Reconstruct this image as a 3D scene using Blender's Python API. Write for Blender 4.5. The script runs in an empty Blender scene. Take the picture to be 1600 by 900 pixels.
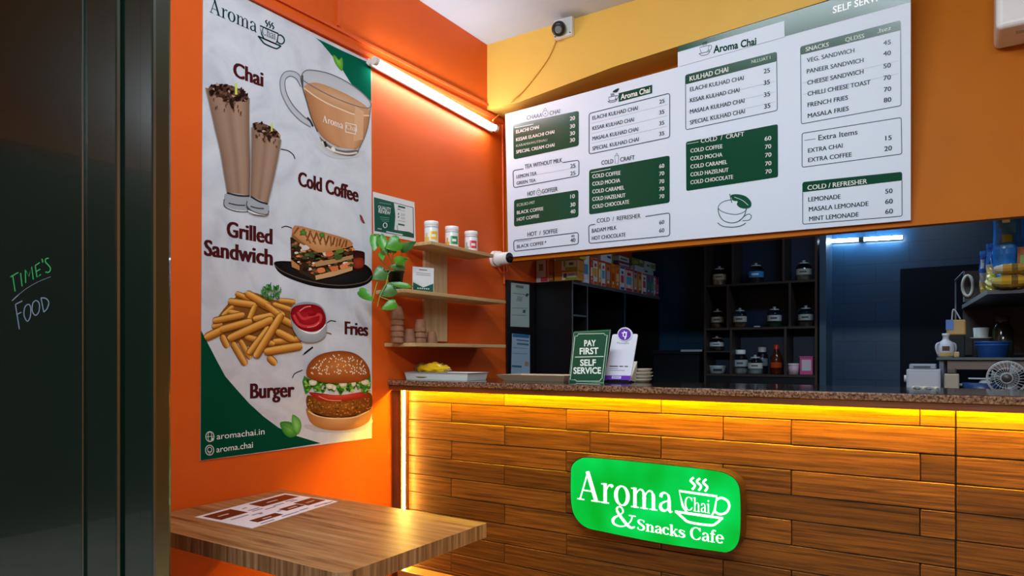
import bpy, bmesh, math, random
from mathutils import Vector, Matrix, noise

# ------------------------------------------------------------------ camera, world, lights, exposure
SC = bpy.context.scene
COL = SC.collection
F, PX, PY = 1075.0, 800.0, 555.0            # focal length and principal point for the 1600x900 frame
CAM = Vector((2.4, 0.0, 1.3))
YAW = math.atan2(700.0, 1075.0)
FWD = Vector((-math.sin(YAW), math.cos(YAW), 0))
RGT = Vector((math.cos(YAW), math.sin(YAW), 0))
UP = Vector((0, 0, 1))

cd = bpy.data.cameras.new('camera')
cam = bpy.data.objects.new('camera', cd)
COL.objects.link(cam)
cam.location = CAM
cam.rotation_euler = (math.pi / 2, 0, YAW)
cd.sensor_width = 36.0
cd.lens = F / 1600.0 * 36.0
cd.shift_y = (PY - 450.0) / 1600.0
cd.clip_start = 0.02
SC.camera = cam

wd = bpy.data.worlds.new('world')
SC.world = wd
wd.use_nodes = True
wd.node_tree.nodes['Background'].inputs[0].default_value = (1.0, 0.96, 0.9, 1)
wd.node_tree.nodes['Background'].inputs[1].default_value = 0.02

SC.view_settings.view_transform = 'Standard'
SC.view_settings.look = 'None'
SC.view_settings.gamma = 1.0
SC.view_settings.use_curve_mapping = False
SC.view_settings.exposure = 0.0


def area_light(name, loc, size, power, color, rot=(0, 0, 0)):
    l = bpy.data.lights.new(name, 'AREA')
    l.shape = 'RECTANGLE'
    l.size, l.size_y = size
    l.energy = power
    l.color = color
    o = bpy.data.objects.new(name, l)
    COL.objects.link(o)
    o.location = loc
    o.rotation_euler = rot
    return o


# near and rear: unseen tube fittings of the seating area, above and behind the viewpoint, tilted towards the counter
for nm_, loc_, pw_, tilt_ in (('ceiling_light_near', (1.4, 1.0, 3.05), 43, 34), ('ceiling_light_rear', (2.6, -1.2, 2.9), 105, 25),
                              ('entrance_reflection_light', (-1.6, -1.4, 2.98), 32, 0)):  # added unseen lamp: lights the amber surfaces the green door mirrors
    area_light(nm_, loc_, (1.5, 0.3), pw_, (0.80, 0.92, 1.0), (math.radians(tilt_), 0, 0))
# unseen fill light added over the kitchen, dim and cool
area_light('kitchen_fill_light', (2.0, 4.3, 2.55), (0.9, 0.2), 13.0, (0.55, 0.78, 1.0))

TUBE_E, KTUBE_E, LED_E, SIGN_E = 34.0, 60.0, 330.0, 0.9


# ------------------------------------------------------------------ helpers
def lin(c):
    """sRGB hex or 0-255 tuple -> linear rgb"""
    if isinstance(c, str):
        c = c.lstrip('#')
        c = tuple(int(c[i:i + 2], 16) for i in (0, 2, 4))
    r = []
    for v in c[:3]:
        v = v / 255.0
        r.append(v / 12.92 if v <= 0.04045 else ((v + 0.055) / 1.055) ** 2.4)
    return tuple(r)


def mix(a, b, t):
    return tuple(x + (y - x) * t for x, y in zip(a, b))


def ray(px, py):
    return FWD + RGT * ((px - PX) / F) + UP * ((PY - py) / F)


def att(px, py, t):
    return CAM + ray(px, py) * t


def atX(px, py, X):
    d = ray(px, py)
    return CAM + d * ((X - CAM.x) / d.x)


def atY(px, py, Y):
    d = ray(px, py)
    return CAM + d * ((Y - CAM.y) / d.y)


def atZ(px, py, Z):
    d = ray(px, py)
    return CAM + d * ((Z - CAM.z) / d.z)


class Plane:
    """a flat printed or painted surface standing in the room"""
    def __init__(self, p, n):
        self.p, self.n = Vector(p), Vector(n).normalized()
        if self.n.dot(CAM - self.p) < 0:
            self.n = -self.n

    def hit(self, px, py, off=0.0):
        d = ray(px, py)
        p = self.p + self.n * off
        return CAM + d * ((p - CAM).dot(self.n) / d.dot(self.n))


def PXp(X): return Plane((X, 0, 0), (1, 0, 0))
def PYp(Y): return Plane((0, Y, 0), (0, -1, 0))
def PZp(Z): return Plane((0, 0, Z), (0, 0, 1))


# ---- materials
MATS = {}


def pmat(name, color, rough=0.5, metal=0.0, spec=0.5, trans=0.0, emit=None, estr=0.0, alpha=1.0, coat=0.0, sss=0.0):
    if name in MATS:
        return MATS[name]
    m = bpy.data.materials.new(name)
    m.use_nodes = True
    b = m.node_tree.nodes['Principled BSDF']
    b.inputs['Base Color'].default_value = (*lin(color), 1)
    b.inputs['Roughness'].default_value = rough
    b.inputs['Metallic'].default_value = metal
    b.inputs['Specular IOR Level'].default_value = spec
    b.inputs['Transmission Weight'].default_value = trans
    b.inputs['Coat Weight'].default_value = coat
    if emit is not None:
        b.inputs['Emission Color'].default_value = (*lin(emit), 1)
        b.inputs['Emission Strength'].default_value = estr
    MATS[name] = m
    return m


def N(m, t, **kw):
    n = m.node_tree.nodes.new(t)
    for k, v in kw.items():
        setattr(n, k, v)
    return n


def noise_mat(name, stops, scale=(1, 1, 1), nscale=5.0, detail=6.0, rough=0.5, dist=0.0, bump=0.0, spec=0.5,
              metal=0.0, tint=False, coat=0.0, rot=(0, 0, 0), nrough=0.55):
    """object-space noise through a colour ramp: wood, plaster, stone"""
    if name in MATS:
        return MATS[name]
    m = pmat(name, '808080', rough, metal, spec, coat=coat)
    L = m.node_tree.links
    b = m.node_tree.nodes['Principled BSDF']
    tc = N(m, 'ShaderNodeTexCoord')
    mp = N(m, 'ShaderNodeMapping')
    mp.inputs['Scale'].default_value = scale
    mp.inputs['Rotation'].default_value = rot
    L.new(tc.outputs['Object'], mp.inputs['Vector'])
    vec = mp.outputs['Vector']
    if tint:
        at = N(m, 'ShaderNodeAttribute', attribute_name='Col')
        ad = N(m, 'ShaderNodeVectorMath', operation='MULTIPLY_ADD')
        ad.inputs[1].default_value = (37.0, 37.0, 37.0)
        L.new(at.outputs['Color'], ad.inputs[0])
        L.new(vec, ad.inputs[2])
        vec = ad.outputs[0]
    nz = N(m, 'ShaderNodeTexNoise')
    nz.inputs['Scale'].default_value = nscale
    nz.inputs['Detail'].default_value = detail
    nz.inputs['Distortion'].default_value = dist
    nz.inputs['Roughness'].default_value = nrough
    L.new(vec, nz.inputs['Vector'])
    cr = N(m, 'ShaderNodeValToRGB')
    el = cr.color_ramp.elements
    while len(el) < len(stops):
        el.new(0.5)
    for e, (p, c) in zip(el, stops):
        e.position = p
        e.color = (*lin(c), 1)
    L.new(nz.outputs['Fac'], cr.inputs['Fac'])
    out = cr.outputs['Color']
    if tint:
        hs = N(m, 'ShaderNodeMixRGB', blend_type='MULTIPLY')
        hs.inputs['Fac'].default_value = 1.0
        mr = N(m, 'ShaderNodeMapRange')
        mr.inputs['To Min'].default_value = 0.72
        mr.inputs['To Max'].default_value = 1.15
        sx = N(m, 'ShaderNodeSeparateColor')
        L.new(at.outputs['Color'], sx.inputs[0])
        L.new(sx.outputs[0], mr.inputs['Value'])
        L.new(out, hs.inputs['Color1'])
        L.new(mr.outputs[0], hs.inputs['Color2'])
        out = hs.outputs['Color']
    L.new(out, b.inputs['Base Color'])
    if bump:
        bp = N(m, 'ShaderNodeBump')
        bp.inputs['Strength'].default_value = bump
        bp.inputs['Distance'].default_value = 0.004
        L.new(nz.outputs['Fac'], bp.inputs['Height'])
        L.new(bp.outputs['Normal'], b.inputs['Normal'])
    return m


def print_mat(name, rough, spec=0.4):
    """ink: flat printed colours carried by the mesh"""
    m = pmat(name, 'ffffff', rough, spec=spec)
    at = N(m, 'ShaderNodeAttribute', attribute_name='Col')
    m.node_tree.links.new(at.outputs['Color'], m.node_tree.nodes['Principled BSDF'].inputs['Base Color'])
    return m


INK = print_mat('printed_ink', 0.7, 0.0)
INKG = print_mat('glossy_print', 0.22, 0.5)


# ---- mesh builder
class MB:
    def __init__(self):
        self.v, self.f, self.c, self.m, self.s = [], [], [], [], []

    def face(self, pts, col=(1, 1, 1), mi=0, smooth=False):
        i = len(self.v)
        self.v += [tuple(p) for p in pts]
        self.f.append(tuple(range(i, i + len(pts))))
        self.c.append(col if isinstance(col, list) else [col] * len(pts))
        self.m.append(mi)
        self.s.append(smooth)

    def add(self, vs, fs, col=(1, 1, 1), mi=0, smooth=False):
        i = len(self.v)
        self.v += [tuple(p) for p in vs]
        for f in fs:
            self.f.append(tuple(i + k for k in f))
            self.c.append([col] * len(f))
            self.m.append(mi)
            self.s.append(smooth)

    def box(self, x0, x1, y0, y1, z0, z1, col=(1, 1, 1), mi=0, bev=0.0, mat=None, seg=2):
        bm = bmesh.new()
        bmesh.ops.create_cube(bm, size=1.0)
        for v in bm.verts:
            v.co = Vector(((x0 + x1) / 2 + v.co.x * (x1 - x0), (y0 + y1) / 2 + v.co.y * (y1 - y0),
                           (z0 + z1) / 2 + v.co.z * (z1 - z0)))
        if bev:
            bmesh.ops.bevel(bm, geom=bm.edges[:], offset=bev, segments=seg, profile=0.5, affect='EDGES')
        if mat is not None:
            bm.transform(mat)
        bm.normal_update()
        bm.verts.ensure_lookup_table()
        self.add([v.co.copy() for v in bm.verts], [[v.index for v in f.verts] for f in bm.faces], col, mi)
        bm.free()
        return self

    def prism(self, pts, d, col=(1, 1, 1), mi=0, side_col=None):
        """a flat outline (world points) given the thickness vector d"""
        n = len(pts)
        d = Vector(d)
        a = [Vector(p) for p in pts]
        b = [p + d for p in a]
        self.add(a, [tuple(range(n))], col, mi)
        self.add(b, [tuple(reversed(range(n)))], side_col or col, mi)
        self.add(a + b, [(i, i + n, (i + 1) % n + n, (i + 1) % n) for i in range(n)], side_col or col, mi)
        return self

    def lathe(self, prof, loc=(0, 0, 0), n=24, col=(1, 1, 1), mi=0, mat=None, smooth=True):
        vs, fs = [], []
        loc = Vector(loc)
        for (r, z) in prof:
            for k in range(n):
                a = 2 * math.pi * k / n
                p = Vector((r * math.cos(a), r * math.sin(a), z))
                if mat is not None:
                    p = mat @ p
                vs.append(p + loc)
        for j in range(len(prof) - 1):
            for k in range(n):
                k2 = (k + 1) % n
                fs.append((j * n + k, j * n + k2, (j + 1) * n + k2, (j + 1) * n + k))
        self.add(vs, fs, col, mi, smooth)
        if prof[0][0] > 1e-6:
            self.add(vs[:n], [tuple(reversed(range(n)))], col, mi)
        if prof[-1][0] > 1e-6:
            self.add(vs[-n:], [tuple(range(n))], col, mi)
        return self

    def tube(self, path, r, n=10, col=(1, 1, 1), mi=0, closed=False):
        P = [Vector(p) for p in path]
        m = len(P)
        rs = r if isinstance(r, (list, tuple)) else [r] * m
        vs, fs = [], []
        ref = None
        for i, p in enumerate(P):
            if closed:
                t = (P[(i + 1) % m] - P[i - 1]).normalized()
            else:
                t = (P[min(i + 1, m - 1)] - P[max(i - 1, 0)]).normalized()
            if ref is None:
                ref = Vector((0, 0, 1)) if abs(t.z) < 0.9 else Vector((1, 0, 0))
            u = t.cross(ref).normalized()
            w = u.cross(t)
            ref = w
            for k in range(n):
                a = 2 * math.pi * k / n
                vs.append(p + (u * math.cos(a) + w * math.sin(a)) * rs[i])
        for j in range(m if closed else m - 1):
            for k in range(n):
                k2 = (k + 1) % n
                j2 = (j + 1) % m
                fs.append((j * n + k, j * n + k2, j2 * n + k2, j2 * n + k))
        self.add(vs, fs, col, mi, True)
        if not closed:
            self.add(vs[:n], [tuple(reversed(range(n)))], col, mi)
            self.add(vs[-n:], [tuple(range(n))], col, mi)
        return self

    def build(self, name, mats, parent=None, bevel=0.0):
        me = bpy.data.meshes.new(name)
        base = Vector((0, 0, 0))
        p = parent
        while p is not None:
            base += p.location
            p = p.parent
        me.from_pydata([tuple(Vector(v) - base) for v in self.v], [], self.f)
        ca = me.color_attributes.new('Col', 'FLOAT_COLOR', 'CORNER')
        flat = []
        for cs in self.c:
            for c in cs:
                flat += [c[0], c[1], c[2], 1.0]
        ca.data.foreach_set('color', flat)
        me.polygons.foreach_set('material_index', self.m)
        me.polygons.foreach_set('use_smooth', self.s)
        for mt in (mats if isinstance(mats, (list, tuple)) else [mats]):
            me.materials.append(mt)
        me.update()
        o = bpy.data.objects.new(name, me)
        COL.objects.link(o)
        if parent is not None:
            o.parent = parent
        return o


def tag(o, label, cat, group=None, kind=None):
    if label: o['label'] = label
    if cat: o['category'] = cat
    if group: o['group'] = group
    if kind: o['kind'] = kind
    return o


def thing(name, label, cat, loc, group=None):
    o = bpy.data.objects.new(name, None)
    o.empty_display_size = 0.05
    COL.objects.link(o)
    o.location = loc
    return tag(o, label, cat, group)


def copy_tree(o, parent=None):
    c = o.copy()
    COL.objects.link(c)
    if parent is not None:
        c.parent = parent
    for ch in list(o.children):
        copy_tree(ch, c)
    return c


def struct(name, mb, mats):
    o = mb.build(name, mats)
    o['kind'] = 'structure'
    return o


def smoothpath(pts, n=8, closed=False):
    """Catmull-Rom through 2-D or 3-D points"""
    out = []
    m = len(pts)
    dim = len(pts[0])
    for i in range(m if closed else m - 1):
        if closed:
            p0, p1, p2, p3 = pts[i - 1], pts[i], pts[(i + 1) % m], pts[(i + 2) % m]
        else:
            p0, p1, p2, p3 = pts[max(i - 1, 0)], pts[i], pts[i + 1], pts[min(i + 2, m - 1)]
        for k in range(n):
            t = k / n
            out.append(tuple(0.5 * ((2 * p1[d]) + (-p0[d] + p2[d]) * t + (2 * p0[d] - 5 * p1[d] + 4 * p2[d] - p3[d]) * t * t
                             + (-p0[d] + 3 * p1[d] - 3 * p2[d] + p3[d]) * t ** 3) for d in range(dim)))
    if not closed:
        out.append(tuple(pts[-1]))
    return out


# ---- built-in font text as triangles in its own plane
_FC = {}


def text_mesh(s, off=0.0):
    key = (s, off)
    if key in _FC:
        return _FC[key]
    cu = bpy.data.curves.new('lettering', 'FONT')
    cu.body = s
    cu.resolution_u = 3
    cu.offset = off
    ob = bpy.data.objects.new('lettering', cu)
    COL.objects.link(ob)
    dg = bpy.context.evaluated_depsgraph_get()
    me = bpy.data.meshes.new_from_object(ob.evaluated_get(dg))
    vs = [(v.co.x, v.co.y) for v in me.vertices]
    fs = [tuple(p.vertices) for p in me.polygons]
    bpy.data.objects.remove(ob)
    bpy.data.curves.remove(cu)
    bpy.data.meshes.remove(me)
    _FC[key] = (vs, fs)
    return vs, fs


CAPH = max(v[1] for v in text_mesh('H')[0])


# ---- serif letters drawn as pen strokes, cap height 1
def _arc(cx, cy, rx, ry, a0, a1, n=18):
    return [(cx + rx * math.cos(math.radians(a0 + (a1 - a0) * i / n)), cy + ry * math.sin(math.radians(a0 + (a1 - a0) * i / n)))
            for i in range(n + 1)]


def _arcw(a0, a1, thin, thick, n=18):
    return [thin + (thick - thin) * abs(math.cos(math.radians(a0 + (a1 - a0) * i / n))) ** 1.3 for i in range(n + 1)]


def _stem(x0, x1, h, topserif=True, w=0.04):
    r = [([((x0 + x1) / 2, 0), ((x0 + x1) / 2, h)], x1 - x0), ([(x0 - .08, w / 2), (x1 + .08, w / 2)], w)]
    if topserif:
        r.append(([(x0 - .08, h - w * .8), (x1 - .02, h - w / 2)], w))
    return r


def _arch(x0, x1, h, thick):
    return [(smoothpath([(x0, h * .70), (x0 + (x1 - x0) * .3, h * .9), (x0 + (x1 - x0) * .68, h * .95), (x1 - .01, h * .78), (x1, h * .5)], 4),
             [.035] * 5 + [.05] * 4 + [.07] * 3 + [thick] * 5)]


XH = 0.68


def glyph(c):
    S = []
    if c == 'A':
        S = [([(.1, 0.02), (.385, 1)], .05), ([(.365, 1.0), (.68, 0.02)], .14), ([(.19, .34), (.56, .34)], .045),
             ([(0, .02), (.25, .02)], .04), ([(.50, .02), (.83, .02)], .04)]
        return S, .84
    if c == 'r':
        S = _stem(.1, .22, XH) + [(smoothpath([(.2, .46), (.27, .6), (.36, .65), (.43, .59)], 4), [.04] * 5 + [.06] * 4 + [.11] * 4)]
        return S, .47
    if c == 'o':
        return [(_arc(.29, XH / 2, .215, .325, 0, 360, 32), _arcw(0, 360, .045, .135, 32))], .60
    if c == 'm':
        S = _stem(.1, .22, XH) + _stem(.43, .55, XH * .6, False) + _stem(.76, .88, XH * .6, False)
        S += _arch(.2, .49, XH, .12) + _arch(.53, .82, XH, .12)
        return S, .99
    if c in 'nh':
        S = _stem(.1, .22, XH if c == 'n' else 1.0) + _stem(.43, .55, XH * .6, False) + _arch(.2, .49, XH, .12)
        return S, .66
    if c == 'a':
        S = [(smoothpath([(.09, .49), (.14, .62), (.26, .655), (.37, .58), (.395, .42), (.395, .1)], 4),
              [.11] * 4 + [.07] * 4 + [.05] * 4 + [.09] * 4 + [.12] * 5),
             (smoothpath([(.37, .40), (.22, .34), (.11, .26), (.085, .14), (.17, .04), (.28, .06), (.37, .14)], 4),
              [.04] * 4 + [.06] * 4 + [.09] * 4 + [.12] * 4 + [.08] * 4 + [.05] * 5),
             (smoothpath([(.395, .12), (.43, .03), (.52, .05)], 4), [.12] * 3 + [.08] * 3 + [.03] * 3)]
        return S, .54
    if c == 'C':
        S = [(_arc(.40, .5, .32, .475, 42, 318, 28), _arcw(42, 318, .045, .14, 28)), ([(.66, .70), (.66, .98)], .045),
             ([(.66, .28), (.68, .17)], .04)]
        return S, .76
    if c == 'c':
        S = [(_arc(.27, XH / 2, .20, .32, 40, 322, 24), _arcw(40, 322, .045, .13, 24)), ([(.40, .50), (.43, .58)], .10)]
        return S, .50
    if c == 'e':
        S = [(_arc(.27, XH / 2, .20, .32, 2, 322, 26), _arcw(2, 322, .045, .12, 26)), ([(.09, .37), (.47, .37)], .045)]
        return S, .52
    if c == 'i':
        return _stem(.1, .22, XH) + [(_arc(.16, .89, .035, .035, 0, 360, 12), .075)], .32
    if c == 'k':
        S = _stem(.1, .22, 1.0) + [([(.2, .26), (.48, .64)], .045), ([(.28, .38), (.52, .02)], .12), ([(.40, .02), (.63, .02)], .04),
                                   ([(.37, .65), (.58, .65)], .04)]
        return S, .64
    if c == 'f':
        S = [([(.16, 0), (.16, .75)], .12), ([(.02, .02), (.32, .02)], .04), ([(.02, .65), (.34, .65)], .045),
             (smoothpath([(.16, .7), (.18, .88), (.27, .97), (.38, .91)], 4), [.12] * 4 + [.08] * 4 + [.05] * 2 + [.1] * 3)]
        return S, .38
    if c in 'Ss':
        P = [(.50, .78), (.43, .93), (.28, .97), (.13, .90), (.10, .74), (.20, .60), (.36, .48), (.48, .36), (.49, .20), (.39, .06),
             (.25, .02), (.11, .08), (.06, .24)]
        W = [.04, .04, .05, .09, .12, .13, .14, .13, .12, .09, .05, .04, .04]
        k = (.85, XH) if c == 's' else (1, 1)
        P = [(x * k[0], y * k[1]) for x, y in P]
        W2 = []
        for i in range(len(W) - 1):
            W2 += [W[i] + (W[i + 1] - W[i]) * j / 3 for j in range(3)]
        return [(smoothpath(P, 3), W2 + [W[-1]]), ([P[0], (P[0][0], P[0][1] + .17 * k[1])], .04), ([P[-1], (P[-1][0], P[-1][1] - .18 * k[1])], .04)], .58 * k[0] + .02
    if c == '&':
        P = [(.86, .62), (.80, .36), (.62, .12), (.38, .01), (.13, .07), (.06, .25), (.16, .43), (.36, .58), (.48, .76), (.42, .94), (.30, .97),
             (.22, .84), (.28, .66), (.46, .38), (.66, .12), (.82, .02), (.96, .10)]
        W = [.05, .05, .05, .06, .09, .12, .09, .05, .06, .07, .06, .08, .11, .13, .13, .10, .05]
        W2 = []
        for i in range(len(W) - 1):
            W2 += [W[i] + (W[i + 1] - W[i]) * j / 3 for j in range(3)]
        return [(smoothpath(P, 3), W2 + [W[-1]]), ([(.72, .62), (1.0, .62)], .05)], 1.02
    return [], .30


def stroke_quads(path, w):
    n = len(path)
    ws = w if isinstance(w, (list, tuple)) else [w] * n
    if len(ws) < n:
        ws = list(ws) + [ws[-1]] * (n - len(ws))
    L, R = [], []
    for i, (x, y) in enumerate(path):
        a = path[max(i - 1, 0)]
        b = path[min(i + 1, n - 1)]
        if path[0] == path[-1] or (abs(path[0][0] - path[-1][0]) + abs(path[0][1] - path[-1][1]) < 1e-6):
            a = path[i - 1] if i else path[-2]
            b = path[i + 1] if i < n - 1 else path[1]
        dx, dy = b[0] - a[0], b[1] - a[1]
        l = math.hypot(dx, dy) or 1
        nx, ny = -dy / l * ws[i] / 2, dx / l * ws[i] / 2
        L.append((x + nx, y + ny))
        R.append((x - nx, y - ny))
    return [(L[i], L[i + 1], R[i + 1], R[i]) for i in range(n - 1)]


# ---- printed artwork on a plane: coordinates are where the print sits, projected to the plane once
class Art:
    LAY = 0.00009

    def __init__(self, plane, base=0.0, sc=1.0, ox=0.0, oy=0.0):
        self.pl, self.mb, self.off = plane, MB(), base
        self.k = (sc, ox, oy)

    def fr(self, sc=1.0, ox=0.0, oy=0.0):
        self.k = (sc, ox, oy)
        return self

    def _p(self, p):
        return (self.k[1] + p[0] * self.k[0], self.k[2] + p[1] * self.k[0])

    def up(self, n=1):
        self.off += self.LAY * n
        return self

    def _h(self, p, off=None):
        q = self._p(p)
        return self.pl.hit(q[0], q[1], self.off if off is None else off)

    def poly(self, pts, col, smooth=0, raw=False):
        if smooth:
            pts = smoothpath(pts, smooth, True)
        self.up()
        c = lin(col) if not raw else col
        self.mb.face([self._h(p) for p in pts], c)
        return self

    def quads(self, qs, col):
        self.up()
        c = lin(col)
        for q in qs:
            self.mb.face([self._h(p) for p in q], c)
        return self

    def stroke(self, path, w, col, smooth=0, closed=False):
        if smooth:
            path = smoothpath(path, smooth, closed)
        if closed:
            path = list(path) + [path[0]]
        return self.quads(stroke_quads(path, w), col)

    def blob(self, pts, edge, inner, smooth=0, shift=(0, 0), rings=4, power=1.0):
        """printed shape whose ink runs from one colour at the rim to another inside"""
        if smooth:
            pts = smoothpath(pts, smooth, True)
        self.up()
        n = len(pts)
        cx = sum(p[0] for p in pts) / n
        cy = sum(p[1] for p in pts) / n
        ce, ci = lin(edge), lin(inner)
        lev = []
        for j in range(rings + 1):
            s = 1 - j / rings
            t = (j / rings) ** power
            lev.append(([(cx + shift[0] * (1 - s) + (p[0] - cx) * s, cy + shift[1] * (1 - s) + (p[1] - cy) * s) for p in pts], mix(ce, ci, t)))
        for j in range(rings):
            (a, ca), (b, cb) = lev[j], lev[j + 1]
            for i in range(n):
                i2 = (i + 1) % n
                if j == rings - 1:
                    self.mb.face([self._h(a[i]), self._h(a[i2]), self._h(b[i])], [ca, ca, cb])
                else:
                    self.mb.face([self._h(a[i]), self._h(a[i2]), self._h(b[i2]), self._h(b[i])], [ca, ca, cb, cb])
        return self

    def strip(self, left, right, cols):
        """printed shape between two edges; cols run across it"""
        self.up()
        m = len(cols)
        cl = [lin(c) for c in cols]
        for i in range(len(left) - 1):
            for j in range(m - 1):
                a, b = j / (m - 1), (j + 1) / (m - 1)
                def q(k, t): return (left[k][0] + (right[k][0] - left[k][0]) * t, left[k][1] + (right[k][1] - left[k][1]) * t)
                self.mb.face([self._h(q(i, a)), self._h(q(i, b)), self._h(q(i + 1, b)), self._h(q(i + 1, a))], [cl[j], cl[j + 1], cl[j + 1], cl[j]])
        return self

    def dots(self, lst, col):
        self.up()
        c = lin(col)
        for (x, y, rx, ry, a) in lst:
            ca, sa = math.cos(a), math.sin(a)
            self.mb.face([self._h((x + rx * math.cos(t) * ca - ry * math.sin(t) * sa, y + rx * math.cos(t) * sa + ry * math.sin(t) * ca))
                          for t in [i * math.pi / 4 for i in range(8)]], c)
        return self

    def text(self, s, p0, p1, h, col, bold=0.0, up=(0, -1), fat=0.0):
        """lettering with its baseline from p0 to p1 and cap height h"""
        vs, fs = text_mesh(s, bold)
        x0 = min(v[0] for v in vs)
        x1 = max(v[0] for v in vs)
        self.up()
        c = lin(col)
        for sh in ((0.0,) if not fat else (-fat, -fat / 3, fat / 3, fat)):
          P = []
          for (x, y) in vs:
            t = (x - x0) / (x1 - x0)
            t = t * (1 - 2 * fat / math.hypot(p1[0] - p0[0], p1[1] - p0[1])) + (fat + sh) / math.hypot(p1[0] - p0[0], p1[1] - p0[1])
            q = (p0[0] + (p1[0] - p0[0]) * t + up[0] * y / CAPH * h, p0[1] + (p1[1] - p0[1]) * t + up[1] * y / CAPH * h)
            P.append(self._h(q))
          self.mb.add(P, fs, c)
          self.off += 0.00002 if fat else 0
        return self

    def serif(self, s, p0, p1, h, col, bold=1.0):
        qs, x = [], 0.0
        for ch in s:
            S, adv = glyph(ch)
            for path, w in S:
                w2 = [k * bold for k in w] if isinstance(w, (list, tuple)) else w * bold
                for q in stroke_quads(path, w2):
                    qs.append([(a + x, b) for a, b in q])
            x += adv
        self.up()
        c = lin(col)
        for q in qs:
            P = []
            for (a, b) in q:
                t = a / x
                P.append(self._h((p0[0] + (p1[0] - p0[0]) * t, p0[1] + (p1[1] - p0[1]) * t - b * h)))
            self.mb.face(P, c)
        return self

    def build(self, name, parent=None, mat=None):
        return self.mb.build(name, mat or INK, parent)


def rrect(tl, tr, br, bl, r, n=5):
    """outline of a sheared rectangle with rounded corners, radius r in the same units"""
    out = []
    C = [tl, tr, br, bl]
    for i in range(4):
        p, a, b = C[i], C[i - 1], C[(i + 1) % 4]
        def to(q):
            l = math.hypot(q[0] - p[0], q[1] - p[1])
            return (p[0] + (q[0] - p[0]) / l * r, p[1] + (q[1] - p[1]) / l * r)
        s, e = to(a), to(b)
        for k in range(n + 1):
            t = k / n
            out.append(((1 - t) ** 2 * s[0] + 2 * t * (1 - t) * p[0] + t * t * e[0], (1 - t) ** 2 * s[1] + 2 * t * (1 - t) * p[1] + t * t * e[1]))
    return out


def cup_logo(A, tl, tr, bl, col, lw=1.0, chai=True, steam=True):
    """line drawing of a steaming cup on a saucer; unit square given by its top-left, top-right and bottom-left corners"""
    def m(x, y): return (tl[0] + (tr[0] - tl[0]) * x + (bl[0] - tl[0]) * y, tl[1] + (tr[1] - tl[1]) * x + (bl[1] - tl[1]) * y)
    s = math.hypot(tr[0] - tl[0], tr[1] - tl[1]) * 0.045 * lw
    A.stroke([m(.02, .34), m(.74, .34), m(.70, .66), m(.63, .80), m(.18, .80), m(.09, .66)], s, col, closed=True)
    A.off -= A.LAY
    A.stroke([m(.73, .42), m(.82, .36), m(.94, .40), m(.98, .52), m(.92, .66), m(.80, .72), m(.70, .68)], s, col, 5)
    A.off -= A.LAY
    A.stroke([m(-.04, .80), m(.10, .92), m(.22, .99), m(.62, .99), m(.74, .92), m(.84, .80)], s, col, 4)
    A.off -= A.LAY
    A.stroke([m(-.06, .80), m(.86, .80)], s, col)
    if steam:
        for k in range(3):
            x = .27 + k * .12
            A.off -= A.LAY
            A.stroke([m(x + .03, .0), m(x - .03, .08), m(x + .05, .17), m(x, .27)], s * .95, col, 5)
    return m


def wood(name, stops, axis='x', nscale=3.0, stretch=14.0, **kw):
    sc = {'x': (1, stretch, stretch), 'y': (stretch, 1, stretch), 'z': (stretch, stretch, 1)}[axis]
    return noise_mat(name, stops, scale=sc, nscale=nscale, **kw)


# ------------------------------------------------------------------ setting
BEAM_Y, LINT_Y = 3.41, 3.61
ORANGE = noise_mat('orange_wall_paint', [(0.3, 'd4540c'), (0.7, 'db5b11')], nscale=3.0, rough=0.55, bump=0.05, spec=0.3)
YELLOW = noise_mat('yellow_wall_paint', [(0.3, 'dfb04a'), (0.7, 'e4b751')], nscale=3.0, rough=0.55)
AMBER = noise_mat('amber_wall_paint', [(0.3, 'ba6504'), (0.7, 'c06b07')], nscale=3.0, rough=0.55, spec=0.15)
WHITEC = noise_mat('white_ceiling_paint', [(0.3, 'bcc8d0'), (0.7, 'c4d0d8')], nscale=3.0, rough=0.7)
FLOOR = noise_mat('grey_floor_tile', [(0.3, '9c968c'), (0.7, 'b4aea4')], nscale=4.0, rough=0.4)
NAVY = pmat('navy_wall_paint', '083450', 0.45)

struct('floor', MB().box(-3.3, 4.3, -3.0, 5.8, -0.1, 0.0), FLOOR)
struct('ceiling', MB().box(-0.2, 4.3, -3.0, BEAM_Y, 3.18, 3.28), WHITEC)
struct('ceiling_entrance_reflector', MB().box(-3.3, -0.201, -3.0, 0.94, 3.18, 3.28), AMBER)  # added unseen surface, amber so the green door mirrors amber
struct('ceiling_kitchen', MB().box(-0.2, 3.6, LINT_Y + 0.06, 5.8, 2.6, 2.7), pmat('kitchen_ceiling_paint', '2a3a4a', 0.7))
struct('wall_left', MB().box(-0.15, 0.0, 0.95, 5.8, 0.0, 3.18), ORANGE)
struct('wall_front', MB().box(-3.3, 4.3, -3.15, -3.0, 2.15, 3.18), AMBER)
struct('wall_entrance_reflector', MB().box(-3.3, -3.15, -3.0, 0.9, 2.8, 3.18), AMBER)  # added unseen band, its height set for the amber reflection in the door
struct('wall_right', MB().box(4.15, 4.3, -3.0, LINT_Y, 0.0, 3.18), AMBER)
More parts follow.
